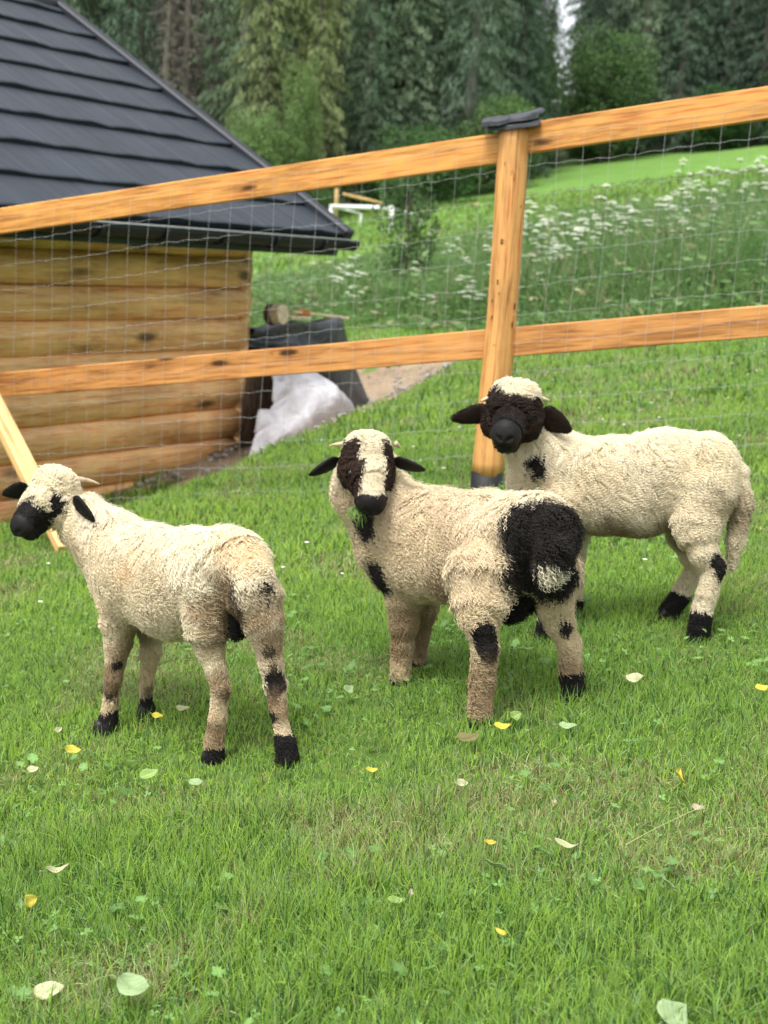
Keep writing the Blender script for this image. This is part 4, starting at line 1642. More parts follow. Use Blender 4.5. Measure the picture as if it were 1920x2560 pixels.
        if s.kind == 'M':
            zf = np.where(lab == 'foot', 1, 0)
            paint(np.where(foot & (P[:, 2] - s.ground(P) < 0.058 + 0.014 * (nz - .5)), 1, 0), blk)
            paint(np.where((lab == 'shank') & (P[:, 2] - s.ground(P) < 0.085 + 0.02 * (nz - .5)) & (P[:, 0] > 0.2), 1, 0), blk)
        elif s.kind == 'L':
            paint(np.where(foot & (P[:, 2] - s.ground(P) < 0.085 + 0.03 * (nz - .5)), 1, 0), blk)
            paint(np.where((lab == 'shank') & (P[:, 2] - s.ground(P) < 0.062 + 0.03 * (nz - .5)) & (P[:, 1] > 0.0), 1, 0), blk)
            paint(np.where((lab == 'shank') & (P[:, 2] - s.ground(P) < 0.085 + 0.03 * (nz - .5)) & (P[:, 0] > 0.2), 1, 0), blk)
        else:
            paint(np.where(foot, 1, 0), blk)
        paint(np.where(lab == 'groin', 1, 0), blk)
        # the face, in head coordinates
        q = s.head_local(P)
        hd = np.isin(lab, ['head', 'face', 'muzzle'])
        ay = np.abs(q[:, 1])
        w2 = (nz - 0.5) * 0.022 + (n2 - 0.5) * 0.016
        if s.kind == 'L':
            nose = (q[:, 0] > 0.078 + w2 - 0.2 * np.clip(-0.02 - q[:, 2], 0, 0.03)) & hd
            eye = ((q[:, 0] - 0.040) ** 2 / 0.024 ** 2 + (q[:, 2] - 0.012) ** 2 / 0.019 ** 2 < 1 + w2 * 20) & (ay > 0.02) & hd
            stripe = (np.abs(q[:, 2] - (0.004 - 0.25 * (q[:, 0] - 0.05))) < 0.016 + w2) & (q[:, 0] > 0.04) & (q[:, 0] < 0.10) & (ay > 0.012) & hd
            paint((nose | eye | stripe).astype(float), blk)
            paint(np.where(lab == 'ear', 1, 0), blk)
        elif s.kind == 'M':
            side_ = (ay > 0.0255 + w2 * 0.9) & (q[:, 0] > -0.012 + w2) & (q[:, 0] < 0.112) & (q[:, 2] > -0.034 + 0.30 * np.clip(0.05 - q[:, 0], -0.05, 0.08) + w2)
            paint(np.where(side_ & hd, 1, 0), brn)
            low_ = (q[:, 0] > 0.062) & (q[:, 2] < -0.012) & (ay > 0.018) & hd & (q[:, 2] > -0.04)
            paint(np.where(low_, 1, 0), brn)
            nose = (q[:, 0] > 0.116 + 0.5 * w2 - 0.5 * np.clip(ay - 0.008, 0, 0.02) + 0.3 * np.clip(q[:, 2], 0, 0.03)) & hd
            paint(np.where(nose, 1, 0), blk)
            paint(np.where(lab == 'ear', 1, 0), blk)
        else:
            dark = (q[:, 0] > 0.046 + w2 - 1.5 * np.clip(ay - 0.013, 0, 0.035)) & hd
            dark = dark | (hd & (ay > 0.034) & (q[:, 2] < 0.034) & (q[:, 0] > -0.03)) | (hd & (q[:, 2] < -0.012) & (q[:, 0] > -0.02))
            paint(np.where(dark, 1, 0), brn * 0.55)
            paint(np.where((q[:, 0] > 0.098) & hd, 1, 0), blk)
            tan_ = (np.abs(q[:, 0] - 0.095) < 0.03) & (ay > 0.026) & (q[:, 2] < -0.005) & hd
            paint(np.where(tan_, 0.5 * n2, 0), np.array([0.16, 0.07, 0.025]))
            paint(np.where(lab == 'ear', 1, 0), brn * 0.7)
        return np.clip(c, 0.002, 1)

    def ground(s, P):
        o = s.spec['origin']
        return terr(P[:, 0] + o[0], P[:, 1] + o[1]) - o[2]

    def build(s, label):
        h = 0.0046
        Fd, lo = s.field(h)
        V, F = surface_nets(Fd, lo, h)
        gr = np.gradient(Fd, h)
        I = np.clip(np.round((V - lo) / h).astype(int), 0, np.array(Fd.shape) - 1)
        N = norm(np.stack([g_[I[:, 0], I[:, 1], I[:, 2]] for g_ in gr], 1).astype(np.float64))
        lab = s.labels(V)
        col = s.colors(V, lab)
        me = mesh_np('lamb', V, F, True)
        color_attr(me, col * np.where(np.isin(lab, ['muzzle']), 1.0, 0.62)[:, None])
        me.materials.append(M['skin'])
        o = link('lamb', me)
        o.location = s.spec['origin']
        tag(o, label, 'lamb', 'woolly lambs standing on the lawn')
        s.obj = o
        s.wool(V, F, N)
        # eyes: dark amber balls set into the sides of the head
        for sy in (-1, 1):
            c = s.eye(sy)
            mb = MB()
            n = 10
            R0 = 0.0098 * s.hs
            Vs, Fs = [], []
            for i in range(n + 1):
                for j in range(2 * n):
                    a, b = PI * i / n, PI * j / n
                    Vs.append((c[0] + R0 * math.sin(a) * math.cos(b), c[1] + R0 * math.sin(a) * math.sin(b), c[2] + R0 * math.cos(a)))
            for i in range(n):
                for j in range(2 * n):
                    Fs.append((i * 2 * n + j, (i + 1) * 2 * n + j, (i + 1) * 2 * n + (j + 1) % (2 * n), i * 2 * n + (j + 1) % (2 * n)))
            mb.add(Vs, Fs)
            mb.build('eye', M['eye'], o, True)
        for ch in s.spec['horns']:
            mb = MB()
            P = [np.array(p) for p in ch]
            if s.kind in 'MR':
                P[2] = P[0] + (P[2] - P[0]) * 0.62; P[1] = P[0] + (P[1] - P[0]) * 0.7
            pts = [P[0] * (1 - t) ** 2 + 2 * P[1] * t * (1 - t) + P[2] * t * t for t in np.linspace(0, 1, 8)]
            rr = [0.75 * (ch[0][3] * (1 - t) + ch[2][3] * t) for t in np.linspace(0, 1, 8)]
            mb.tube([tuple(p[:3]) for p in pts], rr, 9)
            mb.build('horn', M['horn'], o, True)
        # cloven hooves
        for lab_, ch in s.spec['chains']:
            if lab_ != 'foot':
                continue
            a, b = np.array(ch[0][:3]), np.array(ch[1][:3])
            fw = s.fwd()
            mb = MB()
            gz = float(s.ground(b[None])[0])
            for sy in (-1, 1):
                sd_ = np.array([-fw[1], fw[0], 0]) * 0.011 * sy
                c = np.array([b[0], b[1], gz]) + sd_ + fw * 0.012
                mb.tube([tuple(c + np.array([0, 0, 0.032]) - fw * 0.012), tuple(c + np.array([0, 0, 0.014])), tuple(c + fw * 0.006 + np.array([0, 0, 0.002]))], [0.013, 0.016, 0.015], 8)
            mb.build('hoof', M['hoof'], o, True)
        return o

    def eye(s, sy):
        if not hasattr(s, '_eye'):
            s._eye = {}
            for q in (-1, 1):
                for y in np.arange(0.025, 0.1, 0.0005):
                    p = s.hc + s.H @ (np.array((0.051, y * q, 0.012)) * s.hs)
                    if min(float(cone_dist(p[None], a, b)[0]) for l, a, b in s.prims if l in ('head', 'face')) > -0.002:
                        break
                s._eye[q] = p
        return s._eye[sy]

    def fwd(s):
        ch = [c for l, c in s.spec['chains'] if l == 'body'][0]
        d = np.array(ch[-1][:3]) - np.array(ch[0][:3]); d[2] = 0
        return d / np.linalg.norm(d)

    def wool(s, V, F, N):
        g = np.random.default_rng({'L': 1, 'M': 2, 'R': 3}[s.kind])
        tri = np.concatenate([F[:, [0, 1, 2]], F[:, [0, 2, 3]]])
        A = np.linalg.norm(np.cross(V[tri[:, 1]] - V[tri[:, 0]], V[tri[:, 2]] - V[tri[:, 0]]), axis=1) / 2
        cen = V[tri].mean(1)
        lab = s.labels(cen)
        hl = s.head_local(cen)
        #             strands per m2, length, radius, wave amp, wave length, lift, points
        PRM = {
            'L': {'body': (56000, 0.038, 0.0012, 0.0028, 0.0120, 0.55), 'leg': (80000, 0.013, 0.0010, 0.0014, 0.0085, 0.6), 'head': (70000, 0.020, 0.0013, 0.0026, 0.008, 0.9), 'face': (150000, 0.011, 0.0007, 0.0008, 0.008, 0.6), 'ear': (230000, 0.006, 0.0005, 0.0, 0.01, 0.35)},
            'M': {'body': (53000, 0.045, 0.00125, 0.0031, 0.0140, 0.52), 'leg': (66000, 0.019, 0.0011, 0.0019, 0.0095, 0.75), 'head': (76000, 0.018, 0.0012, 0.0024, 0.008, 0.9), 'face': (140000, 0.012, 0.0008, 0.0010, 0.007, 0.7), 'ear': (230000, 0.005, 0.0005, 0.0, 0.01, 0.3)},
            'R': {'body': (58000, 0.032, 0.0012, 0.0029, 0.0090, 0.80), 'leg': (76000, 0.017, 0.0010, 0.0018, 0.0080, 0.75), 'head': (66000, 0.030, 0.0015, 0.0032, 0.009, 1.0), 'face': (120000, 0.014, 0.0010, 0.0018, 0.007, 0.75), 'ear': (190000, 0.011, 0.0007, 0.0006, 0.009, 0.5)},
        }[s.kind]
        zone = np.full(len(tri), 'body', dtype='<U8')
        zone[np.isin(lab, ['leg', 'shank', 'foot'])] = 'leg'
        zone[np.isin(lab, ['head'])] = 'head'
        zone[np.isin(lab, ['face', 'muzzle'])] = 'face'
        if s.kind in 'LM':
            # the white blaze and cheeks carry short curls
            blaze = np.isin(lab, ['face']) & (hl[:, 0] < 0.10)
            zone[blaze] = 'face'
        zone[np.isin(lab, ['face', 'muzzle']) & (hl[:, 0] > 0.112)] = 'muzzle'
        zone[lab == 'ear'] = 'ear'
        PRM['muzzle'] = (140000, 0.0045, 0.00045, 0.0, 0.01, 0.35)
        gdir = np.array([0, 0, -1.0])
        bdir = -s.fwd()
        for z, K in (('body', 19), ('leg', 15), ('head', 16), ('face', 8), ('muzzle', 3), ('ear', 5)):
            sel = np.where(zone == z)[0]
            if len(sel) == 0:
                continue
            dens, Ls, rad, amp, wl, lift = PRM[z]
            a = A[sel].copy()
            if z == 'muzzle':
                a[hl[sel, 0] > 0.140 + 0.012 * s.mz] = 0
            for sy in (-1, 1):
                a[np.linalg.norm(cen[sel] - s.eye(sy), axis=1) < 0.0165 * s.hs] = 0
            n = int(a.sum() * dens)
            ti = sel[g.choice(len(sel), n, p=a / a.sum())]
            r1, r2 = g.random(n), g.random(n)
            fl = r1 + r2 > 1
            r1[fl], r2[fl] = 1 - r1[fl], 1 - r2[fl]
            w = np.stack([1 - r1 - r2, r1, r2], 1)[:, :, None]
            P0 = (V[tri[ti]] * w).sum(1)
            Nn = norm((N[tri[ti]] * w).sum(1))
            lb = lab[ti]
            jc = 0.006 if z == 'body' else 0.003
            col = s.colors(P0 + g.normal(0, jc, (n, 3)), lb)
            # flow over the surface
            if z in ('face', 'head', 'ear', 'muzzle'):
                fdir = np.tile(s.H[:, 0] * (-0.6 if z not in ('face', 'muzzle') else 0.35), (n, 1)) + gdir * 0.5
                if z == 'ear':
                    fdir = np.zeros((n, 3))
                    for base, tip, hw_ in s.ears:
                        d = np.array(tip) - np.array(base); d /= np.linalg.norm(d)
                        near_ = np.linalg.norm(P0 - (np.array(base) + np.array(tip)) / 2, axis=1) < 0.07
                        fdir[near_] = d
            else:
                fdir = np.tile(gdir * 0.9 + bdir * 0.5, (n, 1))
            jit = np.stack([vnoise(P0, 16, 11 + k) - 0.5 for k in range(3)], 1) * 1.7 + np.stack([vnoise(P0, 60, 21 + k) - 0.5 for k in range(3)], 1) * 0.7 + g.normal(0, 0.06, (n, 3))
            fdir = fdir + jit
            fdir = norm(fdir - Nn * (fdir * Nn).sum(1, keepdims=True))
            side_ = np.cross(Nn, fdir)
            L = Ls * g.uniform(0.75, 1.2, n) * (0.8 + 0.4 * fnoise(P0, 30, 4))
            if z == 'body':
                L = L * (0.55 + 0.45 * sstep((P0[:, 2] - 0.20) / 0.16))
                mz = s.spec.get('short', [])
                for (x, y, zz, r, kf) in mz:
                    d = np.linalg.norm(P0 - np.array([x, y, zz]), axis=1)
                    L = np.where(d < r, L * kf, L)
            t = np.linspace(0, 1, K)
            dt = 1.0 / (K - 1)
            # direction turns from outward to lying along the flow
            ph = np.clip(t * 1.5, 0, 1)
            up = lift * (1 - ph) ** 1.3 + 0.10 * lift
            fly = np.where(g.random(n) < 0.09, 1.0, 0.0)
            dirs = Nn[:, None, :] * (up[None, :] * (1 + 1.6 * fly[:, None]))[:, :, None] + fdir[:, None, :] * (0.35 + ph)[None, :, None]
            dirs = norm(dirs)
            P = np.zeros((n, K, 3))
            P[:, 1:, :] = np.cumsum(dirs[:, :-1] * (L * dt)[:, None, None], axis=1)
            P += (P0 - Nn * 0.002)[:, None, :]
            if amp > 0:
                ph0 = 6.283 * (1.7 * vnoise(P0, 26, 40) + 1.3 * vnoise(P0, 75, 41)) + g.normal(0, 0.22, n)
                wlv = wl * (0.8 + 0.45 * vnoise(P0, 24, 43))
                arg = ph0[:, None] + 6.283 * t[None, :] * (L / wlv)[:, None]
                ampv = amp * (0.6 + 0.8 * vnoise(P0, 40, 44))
                env = np.minimum(1, t * 3.0)[None, :] * ampv[:, None]
                P += side_[:, None, :] * (np.sin(arg) * env)[:, :, None]
                P += Nn[:, None, :] * (np.cos(arg) * env * (0.40 if s.kind != 'R' else 0.8))[:, :, None]
            R = rad * (g.uniform(0.75, 1.25, n) * (1 - 0.62 * fly))[:, None] * (1 - 0.55 * t ** 3)[None, :]
            # lighter tips, darker and yellower nearer the skin
            cp = col[:, None, :] * (0.80 + 0.28 * t)[None, :, None] * g.uniform(0.92, 1.08, n)[:, None, None]
            cp[:, :, 2] *= (0.84 + 0.20 * t)[None, :]
            o = curves_obj({'body': 'fleece', 'leg': 'leg_wool', 'head': 'head_wool', 'face': 'face_hair', 'muzzle': 'muzzle_hair', 'ear': 'ear_hair'}[z], P, R, np.clip(cp, 0.001, 1), M['wool'], s.obj)
            o['kind'] = 'stuff'


m, nt, out = new_mat('eye')
b = principled(nt, out, 0.08, 0.6)
b.inputs['Base Color'].default_value = (0.012, 0.009, 0.006, 1)
M['eye'] = m

LAMBS = {
    'L': dict(origin=(-0.460,3.680,-1.2828),
     chains=[
      ('body',[(0.076,-0.110,0.487,0.100),(-0.024,0.020,0.440,0.104),(-0.166,0.170,0.406,0.112),(-0.239,0.250,0.358,0.082)]),
      ('body',[(0.039,-0.060,0.415,0.095),(-0.066,0.070,0.368,0.108),(-0.160,0.170,0.358,0.105)]),
      ('body',[(0.159,-0.220,0.501,0.045),(0.128,-0.160,0.508,0.070)]),
      ('neck',[(-0.225,0.250,0.407,0.092),(-0.273,0.290,0.437,0.082),(-0.378,0.350,0.496,0.066)]),
      ('thigh',[(0.064,-0.120,0.421,0.088),(0.042,-0.150,0.353,0.058)]),
      ('leg',[(0.042,-0.150,0.353,0.055),(0.054,-0.160,0.296,0.034),(0.088,-0.180,0.201,0.023)]),
      ('shank',[(0.088,-0.180,0.201,0.023),(0.085,-0.190,0.129,0.020),(0.079,-0.195,0.069,0.024)]),
      ('foot',[(0.080,-0.195,0.050,0.022),(0.081,-0.195,0.031,0.023)]),
      ('thigh',[(0.165,-0.210,0.435,0.072),(0.190,-0.230,0.383,0.048)]),
      ('leg',[(0.190,-0.230,0.383,0.046),(0.212,-0.240,0.292,0.028),(0.225,-0.240,0.237,0.028)]),
      ('shank',[(0.225,-0.240,0.237,0.026),(0.237,-0.260,0.180,0.019),(0.253,-0.270,0.120,0.019)]),
      ('foot',[(0.258,-0.275,0.104,0.024),(0.268,-0.280,0.069,0.026)]),
      ('thigh',[(-0.223,0.180,0.306,0.066),(-0.230,0.170,0.253,0.050)]),
      ('leg',[(-0.230,0.170,0.253,0.048),(-0.231,0.170,0.202,0.036),(-0.239,0.160,0.107,0.024)]),
      ('shank',[(-0.239,0.160,0.107,0.023),(-0.243,0.160,0.040,0.019),(-0.248,0.160,-0.002,0.022)]),
      ('foot',[(-0.250,0.160,-0.017,0.024),(-0.255,0.145,-0.049,0.026)]),
      ('thigh',[(-0.160,0.250,0.268,0.055),(-0.153,0.250,0.212,0.038)]),
      ('leg',[(-0.153,0.250,0.212,0.036),(-0.156,0.250,0.154,0.026),(-0.163,0.250,0.080,0.019)]),
      ('shank',[(-0.163,0.250,0.080,0.019),(-0.162,0.250,0.017,0.017)]),
      ('foot',[(-0.160,0.250,-0.006,0.022),(-0.154,0.240,-0.029,0.025)]),
      ('tail',[(0.135,-0.210,0.515,0.030),(0.159,-0.240,0.478,0.032),(0.162,-0.245,0.453,0.024)]),
      ('groin',[(0.118,-0.160,0.388,0.030),(0.113,-0.160,0.351,0.022)]),
     ],
     head=(-0.451,0.350,0.563),head_forward=(-0.600,-0.800),head_pitch=33,head_scale=1.10,
     patches=[('k',-0.243,0.140,0.077,0.028),('k',0.110,-0.210,0.198,0.026),('k',0.079,-0.210,0.223,0.012),('k',0.228,-0.270,0.256,0.034),('k',0.215,-0.270,0.209,0.020),('k',0.218,-0.270,0.291,0.014),('k',0.122,-0.170,0.385,0.056),('k',0.120,-0.160,0.345,0.045),('k',0.109,-0.230,0.468,0.032),('k',0.117,-0.240,0.444,0.036),('k',0.120,-0.220,0.408,0.042),('k',0.120,-0.200,0.371,0.040),('k',0.193,-0.270,0.483,0.022),('k',0.104,-0.200,0.462,0.034),('k',0.110,-0.195,0.430,0.036),('k',0.118,-0.190,0.400,0.040),('b',0.170,-0.235,0.440,0.06),('k',0.189,-0.250,0.473,0.018),('k',-0.271,0.150,0.376,0.012),('o',0.111,-0.190,0.550,0.055),('o',0.150,-0.210,0.520,0.050),('o',-0.174,0.070,0.429,0.050),('b',0.089,-0.200,0.478,0.045),('b',-0.195,0.170,0.260,0.060),('b',0.037,-0.180,0.406,0.050),('b',0.212,-0.260,0.338,0.050),('b',0.229,-0.260,0.184,0.050),('b',-0.246,0.150,0.115,0.050),('b',0.088,-0.200,0.212,0.050),('b',0.084,-0.200,0.090,0.050),('b',-0.183,0.220,0.217,0.060),('k',0.222,-0.265,0.170,0.018),('k',0.205,-0.255,0.330,0.022),('b',0.196,-0.240,0.380,0.060),('b',0.062,-0.185,0.330,0.05),('b',-0.11,0.18,0.27,0.07),('b',0.09,-0.20,0.43,0.05),('b',-0.21,0.16,0.19,0.05),('k',-0.225,0.140,0.150,0.016)],
     ears=[((-0.380,0.262,0.568),(-0.318,0.225,0.522),0.026),((-0.528,0.380,0.568),(-0.603,0.390,0.547),0.022)],
     horns=[[(-0.404,0.370,0.603,0.014),(-0.375,0.390,0.606,0.010),(-0.338,0.400,0.590,0.003)],[(-0.482,0.400,0.618,0.013),(-0.503,0.420,0.625,0.008),(-0.518,0.430,0.626,0.003)]],
     tan_z=0.27, tan=0.8, back_z=0.54, soil_shade=0.55, short=[(0.150, -0.225, 0.480, 0.13, 0.62), (0.05, -0.15, 0.38, 0.12, 0.75)]),
    'M': dict(origin=(0.240,3.840,-1.1568),
     chains=[
      ('body',[(0.118,-0.180,0.471,0.104),(0.029,-0.020,0.427,0.113),(-0.090,0.140,0.395,0.118),(-0.222,0.220,0.355,0.088)]),
      ('body',[(0.092,-0.150,0.416,0.100),(0.002,0.020,0.360,0.112),(-0.120,0.160,0.317,0.105),(-0.190,0.200,0.304,0.085)]),
      ('body',[(0.175,-0.280,0.503,0.060),(0.146,-0.240,0.512,0.075)]),
      ('neck',[(-0.167,0.200,0.410,0.105),(-0.219,0.220,0.423,0.100),(-0.290,0.220,0.502,0.083),(-0.295,0.210,0.554,0.070)]),
      ('thigh',[(0.023,-0.210,0.367,0.095),(0.011,-0.260,0.308,0.058)]),
      ('leg',[(0.011,-0.260,0.308,0.055),(0.016,-0.280,0.266,0.038),(0.031,-0.290,0.209,0.030)]),
      ('shank',[(0.031,-0.290,0.209,0.029),(0.030,-0.295,0.121,0.027),(0.030,-0.300,0.052,0.026)]),
      ('foot',[(0.032,-0.300,0.033,0.023),(0.032,-0.300,0.011,0.024)]),
      ('thigh',[(0.183,-0.170,0.369,0.082),(0.205,-0.170,0.299,0.045)]),
      ('leg',[(0.205,-0.170,0.299,0.043),(0.223,-0.170,0.257,0.034),(0.253,-0.170,0.201,0.026)]),
      ('shank',[(0.253,-0.170,0.201,0.025),(0.264,-0.175,0.125,0.024),(0.271,-0.180,0.093,0.025)]),
      ('foot',[(0.271,-0.180,0.079,0.024),(0.271,-0.180,0.052,0.025)]),
      ('thigh',[(-0.168,0.180,0.273,0.070),(-0.168,0.160,0.205,0.050)]),
      ('leg',[(-0.168,0.160,0.205,0.048),(-0.165,0.150,0.145,0.036),(-0.165,0.145,0.083,0.026)]),
      ('shank',[(-0.165,0.145,0.083,0.026),(-0.165,0.140,0.005,0.023)]),
      ('foot',[(-0.163,0.140,-0.016,0.022),(-0.158,0.135,-0.033,0.022)]),
      ('thigh',[(-0.113,0.280,0.239,0.060),(-0.110,0.290,0.156,0.038)]),
      ('leg',[(-0.110,0.290,0.156,0.037),(-0.115,0.300,0.077,0.025)]),
      ('shank',[(-0.115,0.300,0.077,0.024),(-0.117,0.310,0.008,0.021)]),
      ('foot',[(-0.116,0.310,-0.003,0.021),(-0.111,0.310,-0.027,0.022)]),
      ('tail',[(0.171,-0.290,0.532,0.035),(0.176,-0.310,0.482,0.040),(0.169,-0.320,0.438,0.030),(0.165,-0.320,0.410,0.018)]),
      ('groin',[(0.113,-0.160,0.324,0.045),(0.102,-0.160,0.285,0.032)]),
     ],
     head=(-0.297,0.140,0.597),head_forward=(0.220,-0.975),head_pitch=45,head_scale=1.14,muzzle=1.10,
     patches=[('k',0.124,-0.340,0.507,0.118),('k',0.134,-0.280,0.408,0.086),('k',0.194,-0.290,0.479,0.085),('k',0.198,-0.240,0.402,0.066),('k',0.106,-0.160,0.290,0.060),('k',0.097,-0.270,0.533,0.050),('k',0.185,-0.280,0.536,0.050),('k',0.026,-0.330,0.240,0.046),('k',0.039,-0.330,0.207,0.036),('k',0.235,-0.210,0.253,0.022),('k',-0.270,0.140,0.296,0.045),('k',-0.242,0.140,0.251,0.036),('k',-0.312,0.110,0.422,0.055),('w',0.163,-0.350,0.421,0.035),('b',-0.112,0.210,0.218,0.060),('b',-0.159,0.120,0.142,0.080),('b',-0.108,0.260,0.083,0.100),('b',0.027,-0.320,0.105,0.090),('b',-0.186,0.120,0.093,0.050),('b',0.261,-0.200,0.123,0.060),('b',-0.065,-0.040,0.314,0.070)],
     ears=[((-0.372,0.140,0.591),(-0.444,0.110,0.550),0.021),((-0.223,0.150,0.596),(-0.141,0.130,0.580),0.021)],
     horns=[[(-0.222,0.180,0.640,0.012),(-0.206,0.190,0.630,0.009),(-0.195,0.190,0.620,0.003)],[(-0.352,0.180,0.629,0.012),(-0.390,0.190,0.629,0.009),(-0.433,0.200,0.614,0.003)]],
     tan_z=0.30, tan=0.8, back_z=0.60, soil_shade=0.85, short=[(-0.37, 0.2, 0.5, 0.16, 0.7)]),
    'R': dict(origin=(0.730,4.320,-1.0686),
     chains=[
      ('body',[(0.190,-0.050,0.506,0.098),(0.082,-0.010,0.479,0.112),(-0.068,0.060,0.438,0.113),(-0.187,0.100,0.427,0.100),(-0.274,0.120,0.415,0.085)]),
      ('body',[(0.139,-0.040,0.434,0.095),(0.016,0.010,0.401,0.106),(-0.092,0.070,0.387,0.102),(-0.183,0.100,0.379,0.095)]),
      ('neck',[(-0.190,0.100,0.457,0.090),(-0.251,0.100,0.483,0.082),(-0.331,0.080,0.558,0.070)]),
      ('thigh',[(0.192,-0.100,0.442,0.085),(0.163,-0.150,0.345,0.062)]),
      ('leg',[(0.163,-0.150,0.345,0.060),(0.184,-0.180,0.283,0.038),(0.216,-0.190,0.244,0.030)]),
      ('shank',[(0.216,-0.190,0.244,0.028),(0.204,-0.200,0.167,0.024),(0.194,-0.205,0.127,0.026)]),
      ('foot',[(0.191,-0.210,0.105,0.027),(0.188,-0.210,0.044,0.029)]),
      ('thigh',[(0.198,0.010,0.406,0.075),(0.179,0.040,0.292,0.055)]),
      ('leg',[(0.179,0.040,0.292,0.050),(0.197,0.040,0.233,0.032),(0.219,0.050,0.186,0.027)]),
      ('shank',[(0.219,0.050,0.186,0.026),(0.184,0.050,0.120,0.023)]),
      ('foot',[(0.179,0.050,0.101,0.026),(0.144,0.040,0.046,0.024)]),
      ('thigh',[(-0.203,0.010,0.362,0.065),(-0.205,-0.010,0.288,0.045)]),
      ('leg',[(-0.205,-0.010,0.288,0.044),(-0.212,-0.030,0.202,0.030),(-0.217,-0.040,0.114,0.024)]),
      ('shank',[(-0.217,-0.040,0.114,0.024),(-0.226,-0.050,0.032,0.021)]),
      ('foot',[(-0.227,-0.050,0.013,0.024),(-0.232,-0.050,-0.038,0.025)]),
      ('thigh',[(-0.143,0.160,0.341,0.060),(-0.134,0.170,0.259,0.042)]),
      ('leg',[(-0.134,0.170,0.259,0.040),(-0.130,0.180,0.182,0.028),(-0.127,0.180,0.120,0.024)]),
      ('shank',[(-0.127,0.180,0.120,0.023),(-0.121,0.180,0.051,0.021)]),
      ('foot',[(-0.120,0.180,0.038,0.022),(-0.117,0.180,0.000,0.024)]),
      ('tail',[(0.275,-0.070,0.506,0.030),(0.298,-0.090,0.418,0.026),(0.291,-0.100,0.315,0.022),(0.285,-0.100,0.232,0.016)]),
     ],
     head=(-0.369,0.020,0.632),head_forward=(-0.200,-0.980),head_pitch=21,head_scale=1.20,muzzle=1.16,
     patches=[('k',-0.284,0.010,0.487,0.030),('k',-0.293,0.020,0.462,0.022),('k',0.221,-0.220,0.271,0.030),('k',0.234,-0.220,0.232,0.022),('k',0.020,-0.070,0.291,0.030),('b',-0.039,-0.020,0.313,0.060),('b',0.083,-0.070,0.354,0.050),('b',0.199,-0.140,0.437,0.050),('b',-0.115,0.010,0.296,0.050),('b',0.250,-0.120,0.420,0.050),('b',-0.05,-0.06,0.30,0.07),('b',0.05,-0.04,0.27,0.07),('b',0.14,-0.03,0.28,0.06),('k',0.10,-0.02,0.255,0.03),('k',0.02,-0.02,0.25,0.025),('k',0.19,-0.05,0.30,0.018),('b',0.30,-0.09,0.40,0.05)],
     ears=[((-0.439,0.030,0.623),(-0.540,0.020,0.596),0.023),((-0.290,0.030,0.626),(-0.205,0.010,0.588),0.029)],
     horns=[[(-0.436,0.040,0.662,0.013),(-0.464,0.040,0.655,0.010),(-0.484,0.030,0.643,0.004)],[(-0.302,0.040,0.671,0.013),(-0.269,0.050,0.667,0.010),(-0.240,0.050,0.660,0.004)]],
     tan_z=0.14, tan=0.5, back_z=0.54, soil_shade=0.28),
}
LAMB_LABEL = {
    'L': 'leftmost lamb, looking away, with black muzzle, black ears and dirty legs',
    'M': 'middle lamb facing the camera, with white blaze and black patch on its rump',
    'R': 'white lamb behind on the right, with an all black face and a long woolly tail',
}
for k_ in 'LMR':
    Lamb(LAMBS[k_], k_).build(LAMB_LABEL[k_])


# ------------------------------------------------------------------ grass
def in_hut(x, y):
    dx, dy = x - CORNER.x, y - CORNER.y
    a = dx * W_.x + dy * W_.y
    o = dx * N_.x + dy * N_.y
    return ((a < 0.02) & (o < 0.01)) | ((a > -0.02) & (a < 1.9) & (o < 0.40) & (o > -1.4))


G_BRIGHT = np.array([0.380, 0.560, 0.080])
G_MID = np.array([0.230, 0.395, 0.070])
G_BLUE = np.array([0.225, 0.370, 0.125])
G_DEEP = np.array([0.060, 0.140, 0.028])
G_DRY = np.array([0.56, 0.50, 0.25])
G_BROWN = np.array([0.240, 0.150, 0.070])


